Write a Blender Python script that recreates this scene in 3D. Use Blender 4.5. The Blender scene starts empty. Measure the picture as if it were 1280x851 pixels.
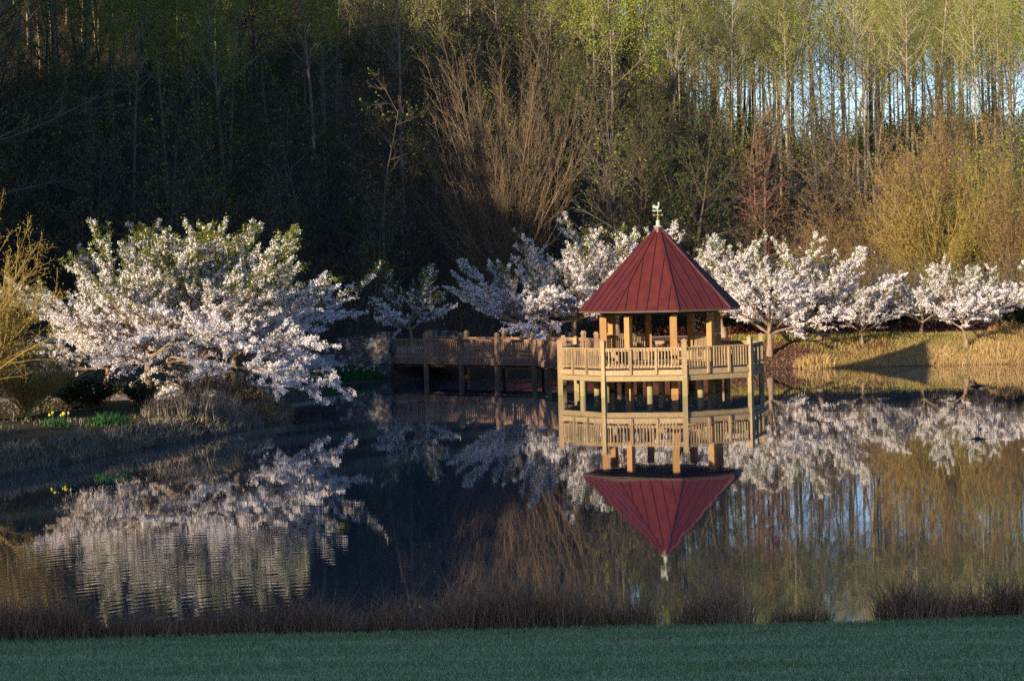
import bpy, bmesh, math, random
import numpy as np
from mathutils import Vector, Matrix, Euler

S = bpy.context.scene
COL = S.collection
R = math.radians
PI = math.pi

# ------------------------------------------------------------------ camera, world, sun
FPX = 3066.0            # focal length in pixels of a 1280 wide picture
EYE = 5.16              # eye level above the water
cam_d = bpy.data.cameras.new("camera")
cam_d.sensor_width = 36.0
cam_d.lens = FPX / 1280 * 36
cam_d.clip_start = 0.5
cam_d.clip_end = 5000
cam = bpy.data.objects.new("camera", cam_d)
COL.objects.link(cam)
cam.location = (0, 0, EYE)
cam.rotation_euler = (Matrix.Rotation(R(90 - 1.79), 3, 'X') @ Matrix.Rotation(R(-1.4), 3, 'Z')).to_euler()
S.camera = cam

SUN_AZ = R(180 + 35)   # compass bearing of the sun, clockwise from +Y
SUN_EL = R(13.0)
w = bpy.data.worlds.new("World")
S.world = w
w.use_nodes = True
wn = w.node_tree.nodes
bgn = wn["Background"]
sky = wn.new("ShaderNodeTexSky")
sky.sky_type = 'NISHITA'
sky.sun_disc = False
sky.sun_elevation = SUN_EL
sky.sun_rotation = SUN_AZ
sky.altitude = 100
sky.air_density = 1.0
sky.dust_density = 0.3
sky.ozone_density = 3.0
tint = wn.new("ShaderNodeMix")          # the camera's white balance leans to the warm sun, so the sky fill is bluer
tint.data_type = 'RGBA'
tint.blend_type = 'MULTIPLY'
tint.inputs[0].default_value = 1.0
tint.inputs[7].default_value = (.88, .93, 1.18, 1)
w.node_tree.links.new(sky.outputs[0], tint.inputs[6])
w.node_tree.links.new(tint.outputs[2], bgn.inputs[0])
bgn.inputs[1].default_value = 0.098

sun_d = bpy.data.lights.new("sun", 'SUN')
sun_d.energy = 5.0
sun_d.angle = R(0.53)
sun_d.color = (1.0, 0.84, 0.63)
sun = bpy.data.objects.new("sun", sun_d)
COL.objects.link(sun)
to_sun = Vector((math.sin(SUN_AZ) * math.cos(SUN_EL), math.cos(SUN_AZ) * math.cos(SUN_EL), math.sin(SUN_EL)))
sun.rotation_euler = to_sun.to_track_quat('Z', 'Y').to_euler()
sun.location = to_sun * 100

S.view_settings.view_transform = 'Standard'
S.view_settings.look = 'None'
S.view_settings.gamma = 1.0
S.view_settings.exposure = 1.0
S.view_settings.use_curve_mapping = False
S.cycles.max_bounces = 6
S.cycles.diffuse_bounces = 3
S.cycles.glossy_bounces = 3
S.cycles.transmission_bounces = 3
S.cycles.use_denoising = False


# ------------------------------------------------------------------ mesh helpers
class Geo:
    """collects quads and triangles, each face with a material index and a tint"""
    def __init__(self):
        self.V, self.F, self.M, self.T, self.n = [], [], [], [], 0

    def add(self, v, f, mi=0, tint=None):
        v = np.asarray(v, float).reshape(-1, 3)
        f = np.asarray(f, int)
        if len(f) == 0:
            return
        self.V.append(v)
        self.F.append(f + self.n)
        self.M.append(np.full(len(f), mi, int))
        self.T.append(np.full(len(f), 0.5) if tint is None else np.broadcast_to(np.asarray(tint, float), (len(f),)).copy())
        self.n += len(v)

    def box(self, c, s, rz=0.0, mi=0, tint=None):
        c = np.asarray(c, float)
        h = np.asarray(s, float) / 2
        p = np.array([[-1, -1, -1], [1, -1, -1], [1, 1, -1], [-1, 1, -1], [-1, -1, 1], [1, -1, 1], [1, 1, 1], [-1, 1, 1]]) * h
        ca, sa = math.cos(rz), math.sin(rz)
        p = np.stack([p[:, 0] * ca - p[:, 1] * sa, p[:, 0] * sa + p[:, 1] * ca, p[:, 2]], 1) + c
        f = [[0, 3, 2, 1], [4, 5, 6, 7], [0, 1, 5, 4], [1, 2, 6, 5], [2, 3, 7, 6], [3, 0, 4, 7]]
        self.add(p, f, mi, tint)

    def bar(self, a, b, wd, ht, mi=0, tint=None):
        """a box between a and b, wd wide sideways and ht tall, centred on the line"""
        a, b = np.asarray(a, float), np.asarray(b, float)
        d = b - a
        d /= np.linalg.norm(d)
        up = np.array([0, 0, 1.0]) if abs(d[2]) < .98 else np.array([1.0, 0, 0])
        s = np.cross(d, up)
        s /= np.linalg.norm(s)
        u = np.cross(s, d)
        q = []
        for e in (a, b):
            for i, j in ((-1, -1), (1, -1), (1, 1), (-1, 1)):
                q.append(e + s * i * wd / 2 + u * j * ht / 2)
        f = [[0, 3, 2, 1], [4, 5, 6, 7], [0, 1, 5, 4], [1, 2, 6, 5], [2, 3, 7, 6], [3, 0, 4, 7]]
        self.add(q, f, mi, tint)

    def tubes(self, p0, p1, r0, r1, k=3, mi=0, tint=None):
        p0, p1 = np.asarray(p0, float).reshape(-1, 3), np.asarray(p1, float).reshape(-1, 3)
        n = len(p0)
        if n == 0:
            return
        r0, r1 = np.broadcast_to(r0, (n,)), np.broadcast_to(r1, (n,))
        d = p1 - p0
        L = np.linalg.norm(d, axis=1, keepdims=True)
        d = d / np.maximum(L, 1e-9)
        ref = np.where(np.abs(d[:, 2:3]) < .9, np.array([[0, 0, 1.0]]), np.array([[1.0, 0, 0]]))
        s = np.cross(d, ref)
        s /= np.linalg.norm(s, axis=1, keepdims=True)
        u = np.cross(s, d)
        an = np.arange(k) * 2 * PI / k
        ring = s[:, None, :] * np.cos(an)[None, :, None] + u[:, None, :] * np.sin(an)[None, :, None]
        a = p0[:, None, :] + ring * r0[:, None, None]
        b = p1[:, None, :] + ring * r1[:, None, None]
        V = np.concatenate([a, b], 1).reshape(-1, 3)
        base = (np.arange(n) * 2 * k)[:, None]
        i = np.arange(k)[None, :]
        j = (np.arange(k)[None, :] + 1) % k
        F = np.stack([base + i, base + j, base + j + k, base + i + k], 2).reshape(-1, 4)
        t = None if tint is None else np.repeat(np.broadcast_to(tint, (n,)), k)
        self.add(V, F, mi, t)

    def cards(self, rng, c, size, mi=0, tint=None, up=0.0, aspect=1.0):
        """small four cornered leaves or petals at the points c, turned at random"""
        c = np.asarray(c, float).reshape(-1, 3)
        n = len(c)
        if n == 0:
            return
        size = np.broadcast_to(size, (n,))[:, None]
        a = rng.normal(size=(n, 3))
        a /= np.linalg.norm(a, axis=1, keepdims=True)
        nr = rng.normal(size=(n, 3))
        nr[:, 2] += up
        b = np.cross(nr, a)
        b /= np.maximum(np.linalg.norm(b, axis=1, keepdims=True), 1e-6)
        k = rng.uniform(.55, 1.0, (n, 1))
        a = a * size * .5 * aspect
        b = b * size * .5 * k
        V = np.stack([c - a, c - b * 1.0 + a * .15, c + a, c + b + a * .15], 1).reshape(-1, 3)
        F = np.arange(4 * n).reshape(-1, 4)
        self.add(V, F, mi, tint if tint is not None else rng.uniform(0, 1, n))

    def blades(self, rng, c, h, wd, lean, mi=0, tint=None):
        """upright grass blades: two bent quads each, tip narrow"""
        c = np.asarray(c, float).reshape(-1, 3)
        n = len(c)
        h = np.broadcast_to(h, (n,))[:, None]
        az = rng.uniform(0, 2 * PI, n)
        wv = np.stack([np.cos(az), np.sin(az), np.zeros(n)], 1) * np.broadcast_to(wd, (n,))[:, None] / 2
        la = rng.uniform(0, 2 * PI, n)
        lv = np.stack([np.cos(la), np.sin(la), np.zeros(n)], 1) * rng.uniform(0.2, 1, (n, 1)) * lean * h
        up = np.array([[0, 0, 1.0]])
        m = c + lv * .35 + up * h * .55
        t = c + lv + up * h * (1 - .25 * np.minimum(1, lean))
        V = np.stack([c - wv, c + wv, m + wv * .7, m - wv * .7, t + wv * .12, t - wv * .12], 1).reshape(-1, 3)
        b = (np.arange(n) * 6)[:, None]
        F = np.concatenate([b + np.array([[0, 1, 2, 3]]), b + np.array([[3, 2, 4, 5]])], 0)
        t_ = rng.uniform(0, 1, n) if tint is None else np.broadcast_to(tint, (n,))
        self.add(V, F, mi, np.concatenate([t_, t_]))

    def lathe(self, c, prof, k=16, mi=0, tint=None):
        """prof: (radius, z) pairs from the bottom up"""
        c = np.asarray(c, float)
        an = np.arange(k) * 2 * PI / k
        V = np.concatenate([np.stack([r * np.cos(an), r * np.sin(an), np.full(k, z)], 1) for r, z in prof]) + c
        F = []
        for i in range(len(prof) - 1):
            for j in range(k):
                jj = (j + 1) % k
                F.append([i * k + j, i * k + jj, (i + 1) * k + jj, (i + 1) * k + j])
        self.add(V, F, mi, tint)

    def mesh(self, name, mats, smooth=False, off=(0, 0, 0)):
        me = bpy.data.meshes.new(name)
        V = np.concatenate(self.V) - np.asarray(off, float)
        nf = sum(len(f) for f in self.F)
        tot = np.concatenate([np.full(len(f), f.shape[1]) for f in self.F])
        loops = np.concatenate([f.ravel() for f in self.F])
        me.vertices.add(len(V))
        me.vertices.foreach_set("co", V.astype(np.float32).ravel())
        me.loops.add(len(loops))
        me.loops.foreach_set("vertex_index", loops.astype(np.int32))
        me.polygons.add(nf)
        st = np.concatenate([[0], np.cumsum(tot)[:-1]])
        me.polygons.foreach_set("loop_start", st.astype(np.int32))
        me.polygons.foreach_set("loop_total", tot.astype(np.int32))
        me.polygons.foreach_set("material_index", np.concatenate(self.M).astype(np.int32))
        me.polygons.foreach_set("use_smooth", np.full(nf, smooth, dtype=bool))
        at = me.attributes.new("tint", 'FLOAT', 'FACE')
        at.data.foreach_set("value", np.concatenate(self.T).astype(np.float32))
        for m in (mats if isinstance(mats, (list, tuple)) else [mats]):
            me.materials.append(m)
        me.update(calc_edges=True)
        return me


def tag(o, label=None, cat=None, group=None, kind=None):
    if label: o["label"] = label
    if cat: o["category"] = cat
    if group: o["group"] = group
    if kind: o["kind"] = kind
    return o


def empty(name, loc, label, cat, group=None):
    o = bpy.data.objects.new(name, None)
    COL.objects.link(o)
    o.location = loc
    o.empty_display_size = .3
    return tag(o, label, cat, group)


def obj(name, me, parent=None, loc=None):
    o = bpy.data.objects.new(name, me)
    COL.objects.link(o)
    if parent: o.parent = parent
    if loc is not None: o.location = loc
    return o


def part(name, geo, mats, root, parent=None, smooth=False):
    """geo is given in world coordinates; root is the thing (unturned) it belongs to"""
    return obj(name, geo.mesh(name, mats, smooth, root.location), parent or root)


def copy_tree(o, parent=None):
    c = o.copy()
    COL.objects.link(c)
    if parent: c.parent = parent
    for ch in list(o.children):
        copy_tree(ch, c)
    return c


def gx(px, d):
    return (px - 640) / FPX * d


# ------------------------------------------------------------------ materials
def new_mat(name):
    m = bpy.data.materials.new(name)
    m.use_nodes = True
    nt = m.node_tree
    nt.nodes.clear()
    out = nt.nodes.new("ShaderNodeOutputMaterial")
    return m, nt, out


def N(nt, typ, **kw):
    n = nt.nodes.new("ShaderNode" + typ)
    for k, v in kw.items():
        setattr(n, k, v)
    return n


def mixrgb(nt, fac, a, b, mode='MIX'):
    n = N(nt, "Mix", data_type='RGBA', blend_type=mode)
    for sock, v in ((n.inputs[0], fac), (n.inputs[6], a), (n.inputs[7], b)):
        if hasattr(v, "links"):
            nt.links.new(v, sock)
        else:
            sock.default_value = v if not isinstance(v, tuple) else (*v, 1)
    return n.outputs[2]


def noise(nt, vec, scale, detail=4, rough=.55):
    n = N(nt, "TexNoise")
    n.inputs["Scale"].default_value = scale
    n.inputs["Detail"].default_value = detail
    n.inputs["Roughness"].default_value = rough
    if vec is not None:
        nt.links.new(vec, n.inputs["Vector"])
    return n.outputs["Fac"]


def ramp(nt, fac, stops):
    n = N(nt, "ValToRGB")
    el = n.color_ramp.elements
    while len(el) < len(stops):
        el.new(.5)
    for e, (p, c) in zip(el, stops):
        e.position = p
        e.color = (*c, 1)
    nt.links.new(fac, n.inputs[0])
    return n.outputs[0]


def attr(nt, name, out="Fac"):
    n = N(nt, "Attribute", attribute_name=name)
    return n.outputs[out]


def objcoord(nt, scale=(1, 1, 1)):
    t = N(nt, "TexCoord")
    mp = N(nt, "Mapping")
    mp.inputs["Scale"].default_value = scale
    nt.links.new(t.outputs["Object"], mp.inputs[0])
    return mp.outputs[0]


def principled(nt, out, col, rough=.7, spec=.3, metal=0.0, bump=None, bump_d=.01):
    p = N(nt, "BsdfPrincipled")
    if hasattr(col, "links"):
        nt.links.new(col, p.inputs["Base Color"])
    else:
        p.inputs["Base Color"].default_value = (*col, 1)
    p.inputs["Roughness"].default_value = rough
    p.inputs["Specular IOR Level"].default_value = spec
    p.inputs["Metallic"].default_value = metal
    if bump is not None:
        b = N(nt, "Bump")
        b.inputs["Strength"].default_value = .6
        b.inputs["Distance"].default_value = bump_d
        nt.links.new(bump, b.inputs["Height"])
        nt.links.new(b.outputs[0], p.inputs["Normal"])
    nt.links.new(p.outputs[0], out.inputs[0])
    return p


def leaf_mat(name, c0, c1, trans=.3, obj_var=.25):
    """leaf or petal: colour runs c0 to c1 from face to face and from plant to plant, some light passes through"""
    m, nt, out = new_mat(name)
    t = attr(nt, "tint")
    oi = N(nt, "ObjectInfo")
    a = N(nt, "Math", operation='MULTIPLY_ADD')
    nt.links.new(oi.outputs["Random"], a.inputs[0])
    a.inputs[1].default_value = obj_var
    nt.links.new(t, a.inputs[2])
    s = N(nt, "Math", operation='SUBTRACT', use_clamp=True)
    nt.links.new(a.outputs[0], s.inputs[0])
    s.inputs[1].default_value = obj_var / 2
    col = mixrgb(nt, s.outputs[0], c0, c1)
    d = N(nt, "BsdfDiffuse")
    tr = N(nt, "BsdfTranslucent")
    nt.links.new(col, d.inputs[0])
    nt.links.new(col, tr.inputs[0])
    mx = N(nt, "MixShader")
    mx.inputs[0].default_value = trans
    nt.links.new(d.outputs[0], mx.inputs[1])
    nt.links.new(tr.outputs[0], mx.inputs[2])
    nt.links.new(mx.outputs[0], out.inputs[0])
    return m


def bark_mat(name, c0, c1, sc=3.0):
    m, nt, out = new_mat(name)
    v = objcoord(nt, (sc, sc, sc * .2))
    col = ramp(nt, noise(nt, v, 3.0, 5), [(.3, c0), (.7, c1)])
    oi = N(nt, "ObjectInfo")
    k = N(nt, "Math", operation='MULTIPLY')
    nt.links.new(oi.outputs["Random"], k.inputs[0])
    k.inputs[1].default_value = .5
    col = mixrgb(nt, k.outputs[0], col, tuple(x * .6 for x in c0))
    principled(nt, out, col, .9, .1)
    return m


def wood_mat(name, c0, c1, low=None):
    """sawn timber with grain streaks; low: colour of the algae towards the waterline"""
    m, nt, out = new_mat(name)
    v = objcoord(nt, (6, 6, 1.2))
    g = noise(nt, v, 4.0, 6, .65)
    v2 = objcoord(nt, (1, 1, 1))
    g2 = noise(nt, v2, 1.3, 4)
    col = ramp(nt, g, [(.25, c0), (.75, c1)])
    t = attr(nt, "tint")
    dark = tuple(x * .38 for x in c0)
    f = N(nt, "Math", operation='MULTIPLY')
    nt.links.new(t, f.inputs[0])
    nt.links.new(g2, f.inputs[1])
    col = mixrgb(nt, f.outputs[0], col, dark)
    if low:
        geo = N(nt, "NewGeometry")
        sp = N(nt, "SeparateXYZ")
        nt.links.new(geo.outputs["Position"], sp.inputs[0])
        mr = N(nt, "MapRange")
        mr.inputs["From Min"].default_value = .95
        mr.inputs["From Max"].default_value = .1
        mr.inputs["To Max"].default_value = .8
        nt.links.new(sp.outputs["Z"], mr.inputs[0])
        k = N(nt, "Math", operation='MULTIPLY')
        nt.links.new(mr.outputs[0], k.inputs[0])
        k.inputs[1].default_value = 1.0
        col = mixrgb(nt, k.outputs[0], col, low)
    principled(nt, out, col, .8, .2, bump=g, bump_d=.004)
    return m


M = {}
M["deck_wood"] = wood_mat("weathered_deck_timber", (.23, .15, .075), (.53, .38, .21), (.24, .21, .09))
M["post_wood"] = wood_mat("golden_post_timber", (.34, .17, .06), (.56, .33, .13))
M["walk_wood"] = wood_mat("brown_boardwalk_timber", (.23, .13, .08), (.44, .27, .17), (.16, .12, .07))
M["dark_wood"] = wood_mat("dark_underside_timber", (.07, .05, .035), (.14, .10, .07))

m, nt, out = new_mat("red_roof_metal")
v = objcoord(nt, (1, 1, .22))
nz = noise(nt, v, 3.2, 6, .65)
col = ramp(nt, nz, [(.25, (.052, .011, .009)), (.75, (.115, .021, .015))])
principled(nt, out, col, .45, .35)
M["roof"] = m
m, nt, out = new_mat("roof_seam_metal")
principled(nt, out, (.06, .012, .016), .4, .5)
M["seam"] = m
m, nt, out = new_mat("verdigris_copper")
col = ramp(nt, noise(nt, objcoord(nt), 9, 4), [(.3, (.24, .29, .22)), (.7, (.40, .44, .34))])
principled(nt, out, col, .6, .4)
M["verdigris"] = m
m, nt, out = new_mat("old_brass")
principled(nt, out, (.26, .20, .09), .45, .5, .4)
M["brass"] = m
m, nt, out = new_mat("black_plumage")
principled(nt, out, (.012, .012, .016), .5, .3)
M["bird"] = m
m, nt, out = new_mat("pale_sign_face")
col = ramp(nt, noise(nt, objcoord(nt), 14, 2), [(.4, (.14, .20, .32)), (.6, (.30, .36, .45))])
principled(nt, out, col, .3, .5)
M["sign"] = m

m, nt, out = new_mat("fieldstone")
v = objcoord(nt, (1, 1, 1.6))
vo = N(nt, "TexVoronoi")
vo.inputs["Scale"].default_value = 4.2
nt.links.new(v, vo.inputs["Vector"])
vd = N(nt, "TexVoronoi", feature='DISTANCE_TO_EDGE')
vd.inputs["Scale"].default_value = 4.2
nt.links.new(v, vd.inputs["Vector"])
sepc = N(nt, "SeparateColor")
nt.links.new(vo.outputs["Color"], sepc.inputs[0])
st = ramp(nt, sepc.outputs[0], [(0, (.06, .05, .042)), (.5, (.15, .13, .11)), (1, (.32, .29, .26))])
ed = N(nt, "MapRange")
ed.inputs["From Max"].default_value = .07
nt.links.new(vd.outputs["Distance"], ed.inputs[0])
col = mixrgb(nt, ed.outputs[0], (.03, .027, .025), st)
principled(nt, out, col, .9, .2, bump=ed.outputs[0], bump_d=.05)
M["stone"] = m

# bark and leaves
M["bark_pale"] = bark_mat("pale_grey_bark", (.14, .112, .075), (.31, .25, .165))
M["bark_lit"] = bark_mat("sunlit_pale_bark", (.22, .175, .11), (.42, .34, .22))  # lighter copy of the pale bark, sunlight painted in for the open wood's trunks
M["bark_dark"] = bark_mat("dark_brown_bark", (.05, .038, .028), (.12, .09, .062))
M["bark_cherry"] = bark_mat("cherry_bark", (.17, .115, .075), (.34, .25, .17))
M["bark_red"] = bark_mat("reddish_bark", (.14, .075, .05), (.22, .12, .08))
M["twig_orange"] = bark_mat("orange_brown_twigs", (.19, .115, .06), (.33, .21, .11))
M["twig_gold"] = bark_mat("golden_twigs", (.22, .15, .045), (.38, .27, .09))
M["twig_tan"] = bark_mat("tan_twigs", (.155, .108, .064), (.29, .205, .125))
M["twig_grey"] = bark_mat("grey_brown_twigs", (.075, .058, .045), (.16, .125, .095))
M["leaf_spring"] = leaf_mat("yellow_green_spring_leaf", (.21, .24, .02), (.33, .42, .035), .4)
M["leaf_olive"] = leaf_mat("olive_bud", (.19, .18, .035), (.30, .31, .045), .35)
M["leaf_green"] = leaf_mat("mid_green_leaf", (.04, .06, .016), (.10, .14, .03), .35)
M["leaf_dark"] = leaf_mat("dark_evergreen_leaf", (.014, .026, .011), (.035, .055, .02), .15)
M["leaf_orange"] = leaf_mat("orange_brown_bud", (.20, .125, .045), (.34, .23, .075), .3)
M["leaf_gold"] = leaf_mat("golden_catkin", (.22, .16, .035), (.36, .28, .06), .3)
M["leaf_russet"] = leaf_mat("russet_leaf", (.07, .024, .016), (.16, .055, .03), .2)
M["petal"] = leaf_mat("cherry_petal", (.80, .72, .70), (.93, .89, .87), .3, .1)
M["petal_leaf"] = leaf_mat("young_cherry_leaf", (.11, .12, .02), (.22, .24, .04), .4)
M["grass_dry"] = leaf_mat("dry_golden_grass", (.33, .20, .07), (.60, .43, .20), .25)
M["grass_mid"] = leaf_mat("half_green_grass", (.17, .17, .04), (.36, .30, .08), .25)
M["tuft_brown"] = leaf_mat("dead_brown_stem", (.20, .092, .048), (.54, .30, .165), .15)
M["reed"] = leaf_mat("bleached_reed", (.14, .11, .08), (.32, .265, .19), .15)
M["lawn_blade"] = leaf_mat("lawn_blade", (.22, .27, .075), (.62, .62, .32), .25)
M["daffodil_leaf"] = leaf_mat("daffodil_leaf", (.02, .065, .022), (.05, .14, .042), .25)
M["yellow_petal"] = leaf_mat("yellow_petal", (.75, .60, .05), (.85, .75, .15), .25)
M["white_petal"] = leaf_mat("white_petal", (.7, .7, .62), (.85, .85, .8), .25)
M["litter_leaf"] = leaf_mat("fallen_leaf", (.08, .05, .03), (.20, .13, .08), .1)

# ------------------------------------------------------------------ terrain
POND = np.array([(-30, 42), (-24, 50), (-18, 57), (-13.4, 62.5), (-11.4, 70), (-9.2, 77), (-8.3, 81), (-7.7, 83.5), (-7.8, 87), (-8.8, 93),
                 (-9.2, 99), (-8.4, 105), (-7.4, 109.2), (-5.2, 111.6), (-1, 113), (4, 113.6), (9, 113.6), (12, 113.2), (16, 112.9),
                 (20, 112.6), (26, 112.3), (34, 111), (45, 106), (58, 96), (64, 78), (60, 58), (48, 44), (36, 36.5), (24, 34), (12, 33.6),
                 (4, 33.4), (-3, 33.5), (-9, 33.8), (-16, 34.4), (-23, 36)], float)


def sd_pond(x, y):
    x = np.asarray(x, float)
    y = np.asarray(y, float)
    d = np.full(x.shape, 1e9)
    ins = np.zeros(x.shape, bool)
    n = len(POND)
    for i in range(n):
        a, b = POND[i], POND[(i + 1) % n]
        e = b - a
        t = np.clip(((x - a[0]) * e[0] + (y - a[1]) * e[1]) / (e @ e), 0, 1)
        d = np.minimum(d, np.hypot(x - a[0] - t * e[0], y - a[1] - t * e[1]))
        c = ((a[1] > y) != (b[1] > y))
        with np.errstate(divide='ignore', invalid='ignore'):
            xi = a[0] + (y - a[1]) / (b[1] - a[1] + 1e-12) * e[0]
        ins ^= c & (x < xi)
    return np.where(ins, -d, d)


def sst(a, b, v):
    t = np.clip((v - a) / (b - a), 0, 1)
    return t * t * (3 - 2 * t)


def lump(x, y, s, seed=0):
    return (np.sin(x / s + 1.3 + seed) * np.cos(y / s * 1.17 + .7 * seed) + .5 * np.sin(x / s * 2.3 + 2.1 * y / s + seed) + .35 * np.cos(3.1 * x / s - 2.7 * y / s + 1.9 * seed)) / 1.85


def height(x, y):
    x = np.asarray(x, float)
    y = np.asarray(y, float)
    s = sd_pond(x, y)
    o = np.maximum(s, 0)
    far = 1.25 * sst(-.1, 5.5, o) + .012 * o + .12 * lump(x, y, 3.0) * sst(.5, 4, o)
    lf = .58 * sst(-.1, 1.1, o) + .055 * np.minimum(o, 26) + .10 * lump(x, y, 1.7, 2) * sst(.3, 2, o)
    nr = .46 * sst(0, 2.2, o) + .097 * np.clip(33.5 - 2.2 - y, 0, 31) + .01 * lump(x, y, 2.0, 5)
    wl = sst(-4.5, -9, x) * sst(112, 103, y)
    wn_ = sst(46, 38, y)
    z = far * (1 - wl) + lf * wl
    z = z * (1 - wn_) + nr * wn_
    k = .20 + (.085 - .20) * sst(3, 12, x * 130 / np.maximum(y, 60))
    yy = np.clip(y - 130, 0, 185)
    z = z + k * yy * sst(0, 25, yy) + .4 * lump(x, y, 9.0, 3) * sst(0, 20, yy)
    z = np.where(s < 0, -np.minimum(1.2, .55 * -s) - .02, z)
    return z


def gz(x, y):
    return float(height(np.array([x]), np.array([y]))[0])


def axis(segs):
    out = []
    for a, b, st in segs:
        out += list(np.arange(a, b, st))
    out.append(segs[-1][1])
    return np.array(out)


xs = axis([(-1500, -200, 100), (-200, -60, 10), (-60, -20, 1.5), (-20, 32, .4), (32, 80, 1.5), (80, 200, 10), (200, 1500, 100)])
ys = axis([(-800, -40, 40), (-40, 24, 2), (24, 36, .3), (36, 60, .8), (60, 126, .4), (126, 320, 2.0), (320, 600, 20), (600, 2600, 200)])
XX, YY = np.meshgrid(xs, ys)
ZZ = height(XX, YY)
nx, ny = len(xs), len(ys)
g = Geo()
idx = np.arange(nx * ny).reshape(ny, nx)
F = np.stack([idx[:-1, :-1], idx[:-1, 1:], idx[1:, 1:], idx[1:, :-1]], 2).reshape(-1, 4)
g.add(np.stack([XX, YY, ZZ], 2).reshape(-1, 3), F)

# ground kinds painted as plain soil colours per vertex: lawn, dry bank, mulch, forest litter
SD = sd_pond(XX, YY)
rngG = np.random.default_rng(5)
jit = .5 * lump(XX, YY, .8, 7) + .4 * lump(XX, YY, .33, 4)
litter = np.array([.055, .038, .026])
lawn_c = np.array([.12, .19, .08])
dry = np.array([.33, .22, .10])
halfg = np.array([.20, .20, .055])
mulch = np.array([.13, .055, .04])
red = np.array([.16, .035, .02])
soil = np.array([.055, .042, .03])
leftg = np.array([.07, .062, .03])


def mixc(c, t, k):
    k = np.clip(k, 0, 1)[..., None]
    return c * (1 - k) + t * k


C = np.broadcast_to(litter, XX.shape + (3,)).copy()
C = mixc(C, leftg, sst(-5, -9, XX) * sst(118, 110, YY) * sst(.2, .5, .5 + .4 * jit))
C = mixc(C, lawn_c, sst(46, 38, YY))
onb = sst(8.5, 12, XX) * sst(122, 119, YY) * sst(60, 80, YY)
C = mixc(C, halfg, onb)
C = mixc(C, dry, onb * sst(4.6, 2.2, SD + jit * 2 - sst(17, 24, XX) * 2.5))
C = mixc(C, red, sst(5, 9, XX) * sst(119.6, 120.3, YY + .5 * jit) * sst(126, 123.5, YY + jit))
for mx_, my_, mr_ in ((12.1, 114.9, 2.2), (14.3, 117, 1.9), (16.5, 116.2, 1.8), (19.6, 118.4, 1.6), (1.5, 118, 3.5), (8, 118, 3.0)):
    C = mixc(C, mulch, sst(mr_ + .35, mr_ - .35, np.hypot(XX - mx_, (YY - my_)) + .5 * jit))
C = mixc(C, soil, sst(.35, .1, SD + .2 * jit))
me = g.mesh("ground", [])
ca = me.color_attributes.new("soil", 'FLOAT_COLOR', 'POINT')
ca.data.foreach_set("color", np.concatenate([C.reshape(-1, 3), np.ones((nx * ny, 1))], 1).astype(np.float32).ravel())
me.polygons.foreach_set("use_smooth", np.ones(len(me.polygons), bool))
m, nt, out = new_mat("ground_cover")
v = objcoord(nt)
n1 = noise(nt, v, 2.4, 6, .7)
n2 = noise(nt, v, .35, 3)
c = attr(nt, "soil", "Color")
f1 = ramp(nt, n1, [(.25, (.45, .45, .45)), (.75, (1.45, 1.4, 1.3))])
c = mixrgb(nt, 1.0, c, f1, 'MULTIPLY')
f2 = ramp(nt, n2, [(.3, (.75, .8, .8)), (.7, (1.2, 1.15, 1.0))])
c = mixrgb(nt, 1.0, c, f2, 'MULTIPLY')
principled(nt, out, c, .95, .1, bump=n1, bump_d=.08)
me.materials.append(m)
tag(obj("ground", me), kind="structure")

# ------------------------------------------------------------------ water
m, nt, out = new_mat("pond_water")
tc = N(nt, "TexCoord")
def vmath(op, a, b=None, sc=None):
    n = N(nt, "VectorMath", operation=op)
    for s_, v_ in ((n.inputs[0], a), (n.inputs[1], b)):
        if v_ is None: continue
        if hasattr(v_, "links"): nt.links.new(v_, s_)
        else: s_.default_value = v_
    if sc is not None:
        if hasattr(sc, "links"): nt.links.new(sc, n.inputs["Scale"])
        else: n.inputs["Scale"].default_value = sc
    return n.outputs["Value"] if op in ('LENGTH', 'DOT_PRODUCT', 'DISTANCE') else n.outputs["Vector"]
def fmath(op, a, b=None, c=None):
    n = N(nt, "Math", operation=op)
    for s_, v_ in zip(n.inputs, (a, b, c)):
        if v_ is None: continue
        if hasattr(v_, "links"): nt.links.new(v_, s_)
        else: s_.default_value = v_
    return n.outputs[0]
pos = tc.outputs["Object"]
def slopes(scale, amp, sq=(1, 1, 1)):
    n = N(nt, "TexNoise")
    n.inputs["Scale"].default_value = scale
    n.inputs["Detail"].default_value = 2
    nt.links.new(vmath('MULTIPLY', pos, sq), n.inputs["Vector"])
    return vmath('MULTIPLY', vmath('SUBTRACT', n.outputs["Color"], (.5, .5, .5)), (amp, amp, 0))
tilt = vmath('ADD', slopes(1.1, .0034, (.6, 1, 1)), slopes(5.0, .0022, (.5, 1, 1)))
# small breeze patches: extra fine ripples in places
ng = noise(nt, pos, .07, 3)
patch = N(nt, "MapRange")
patch.inputs["From Min"].default_value = .50
patch.inputs["From Max"].default_value = .68
nt.links.new(ng, patch.inputs[0])
tilt = vmath('ADD', tilt, vmath('SCALE', slopes(7.0, .010, (.4, 1, 1)), sc=patch.outputs[0]))
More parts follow.
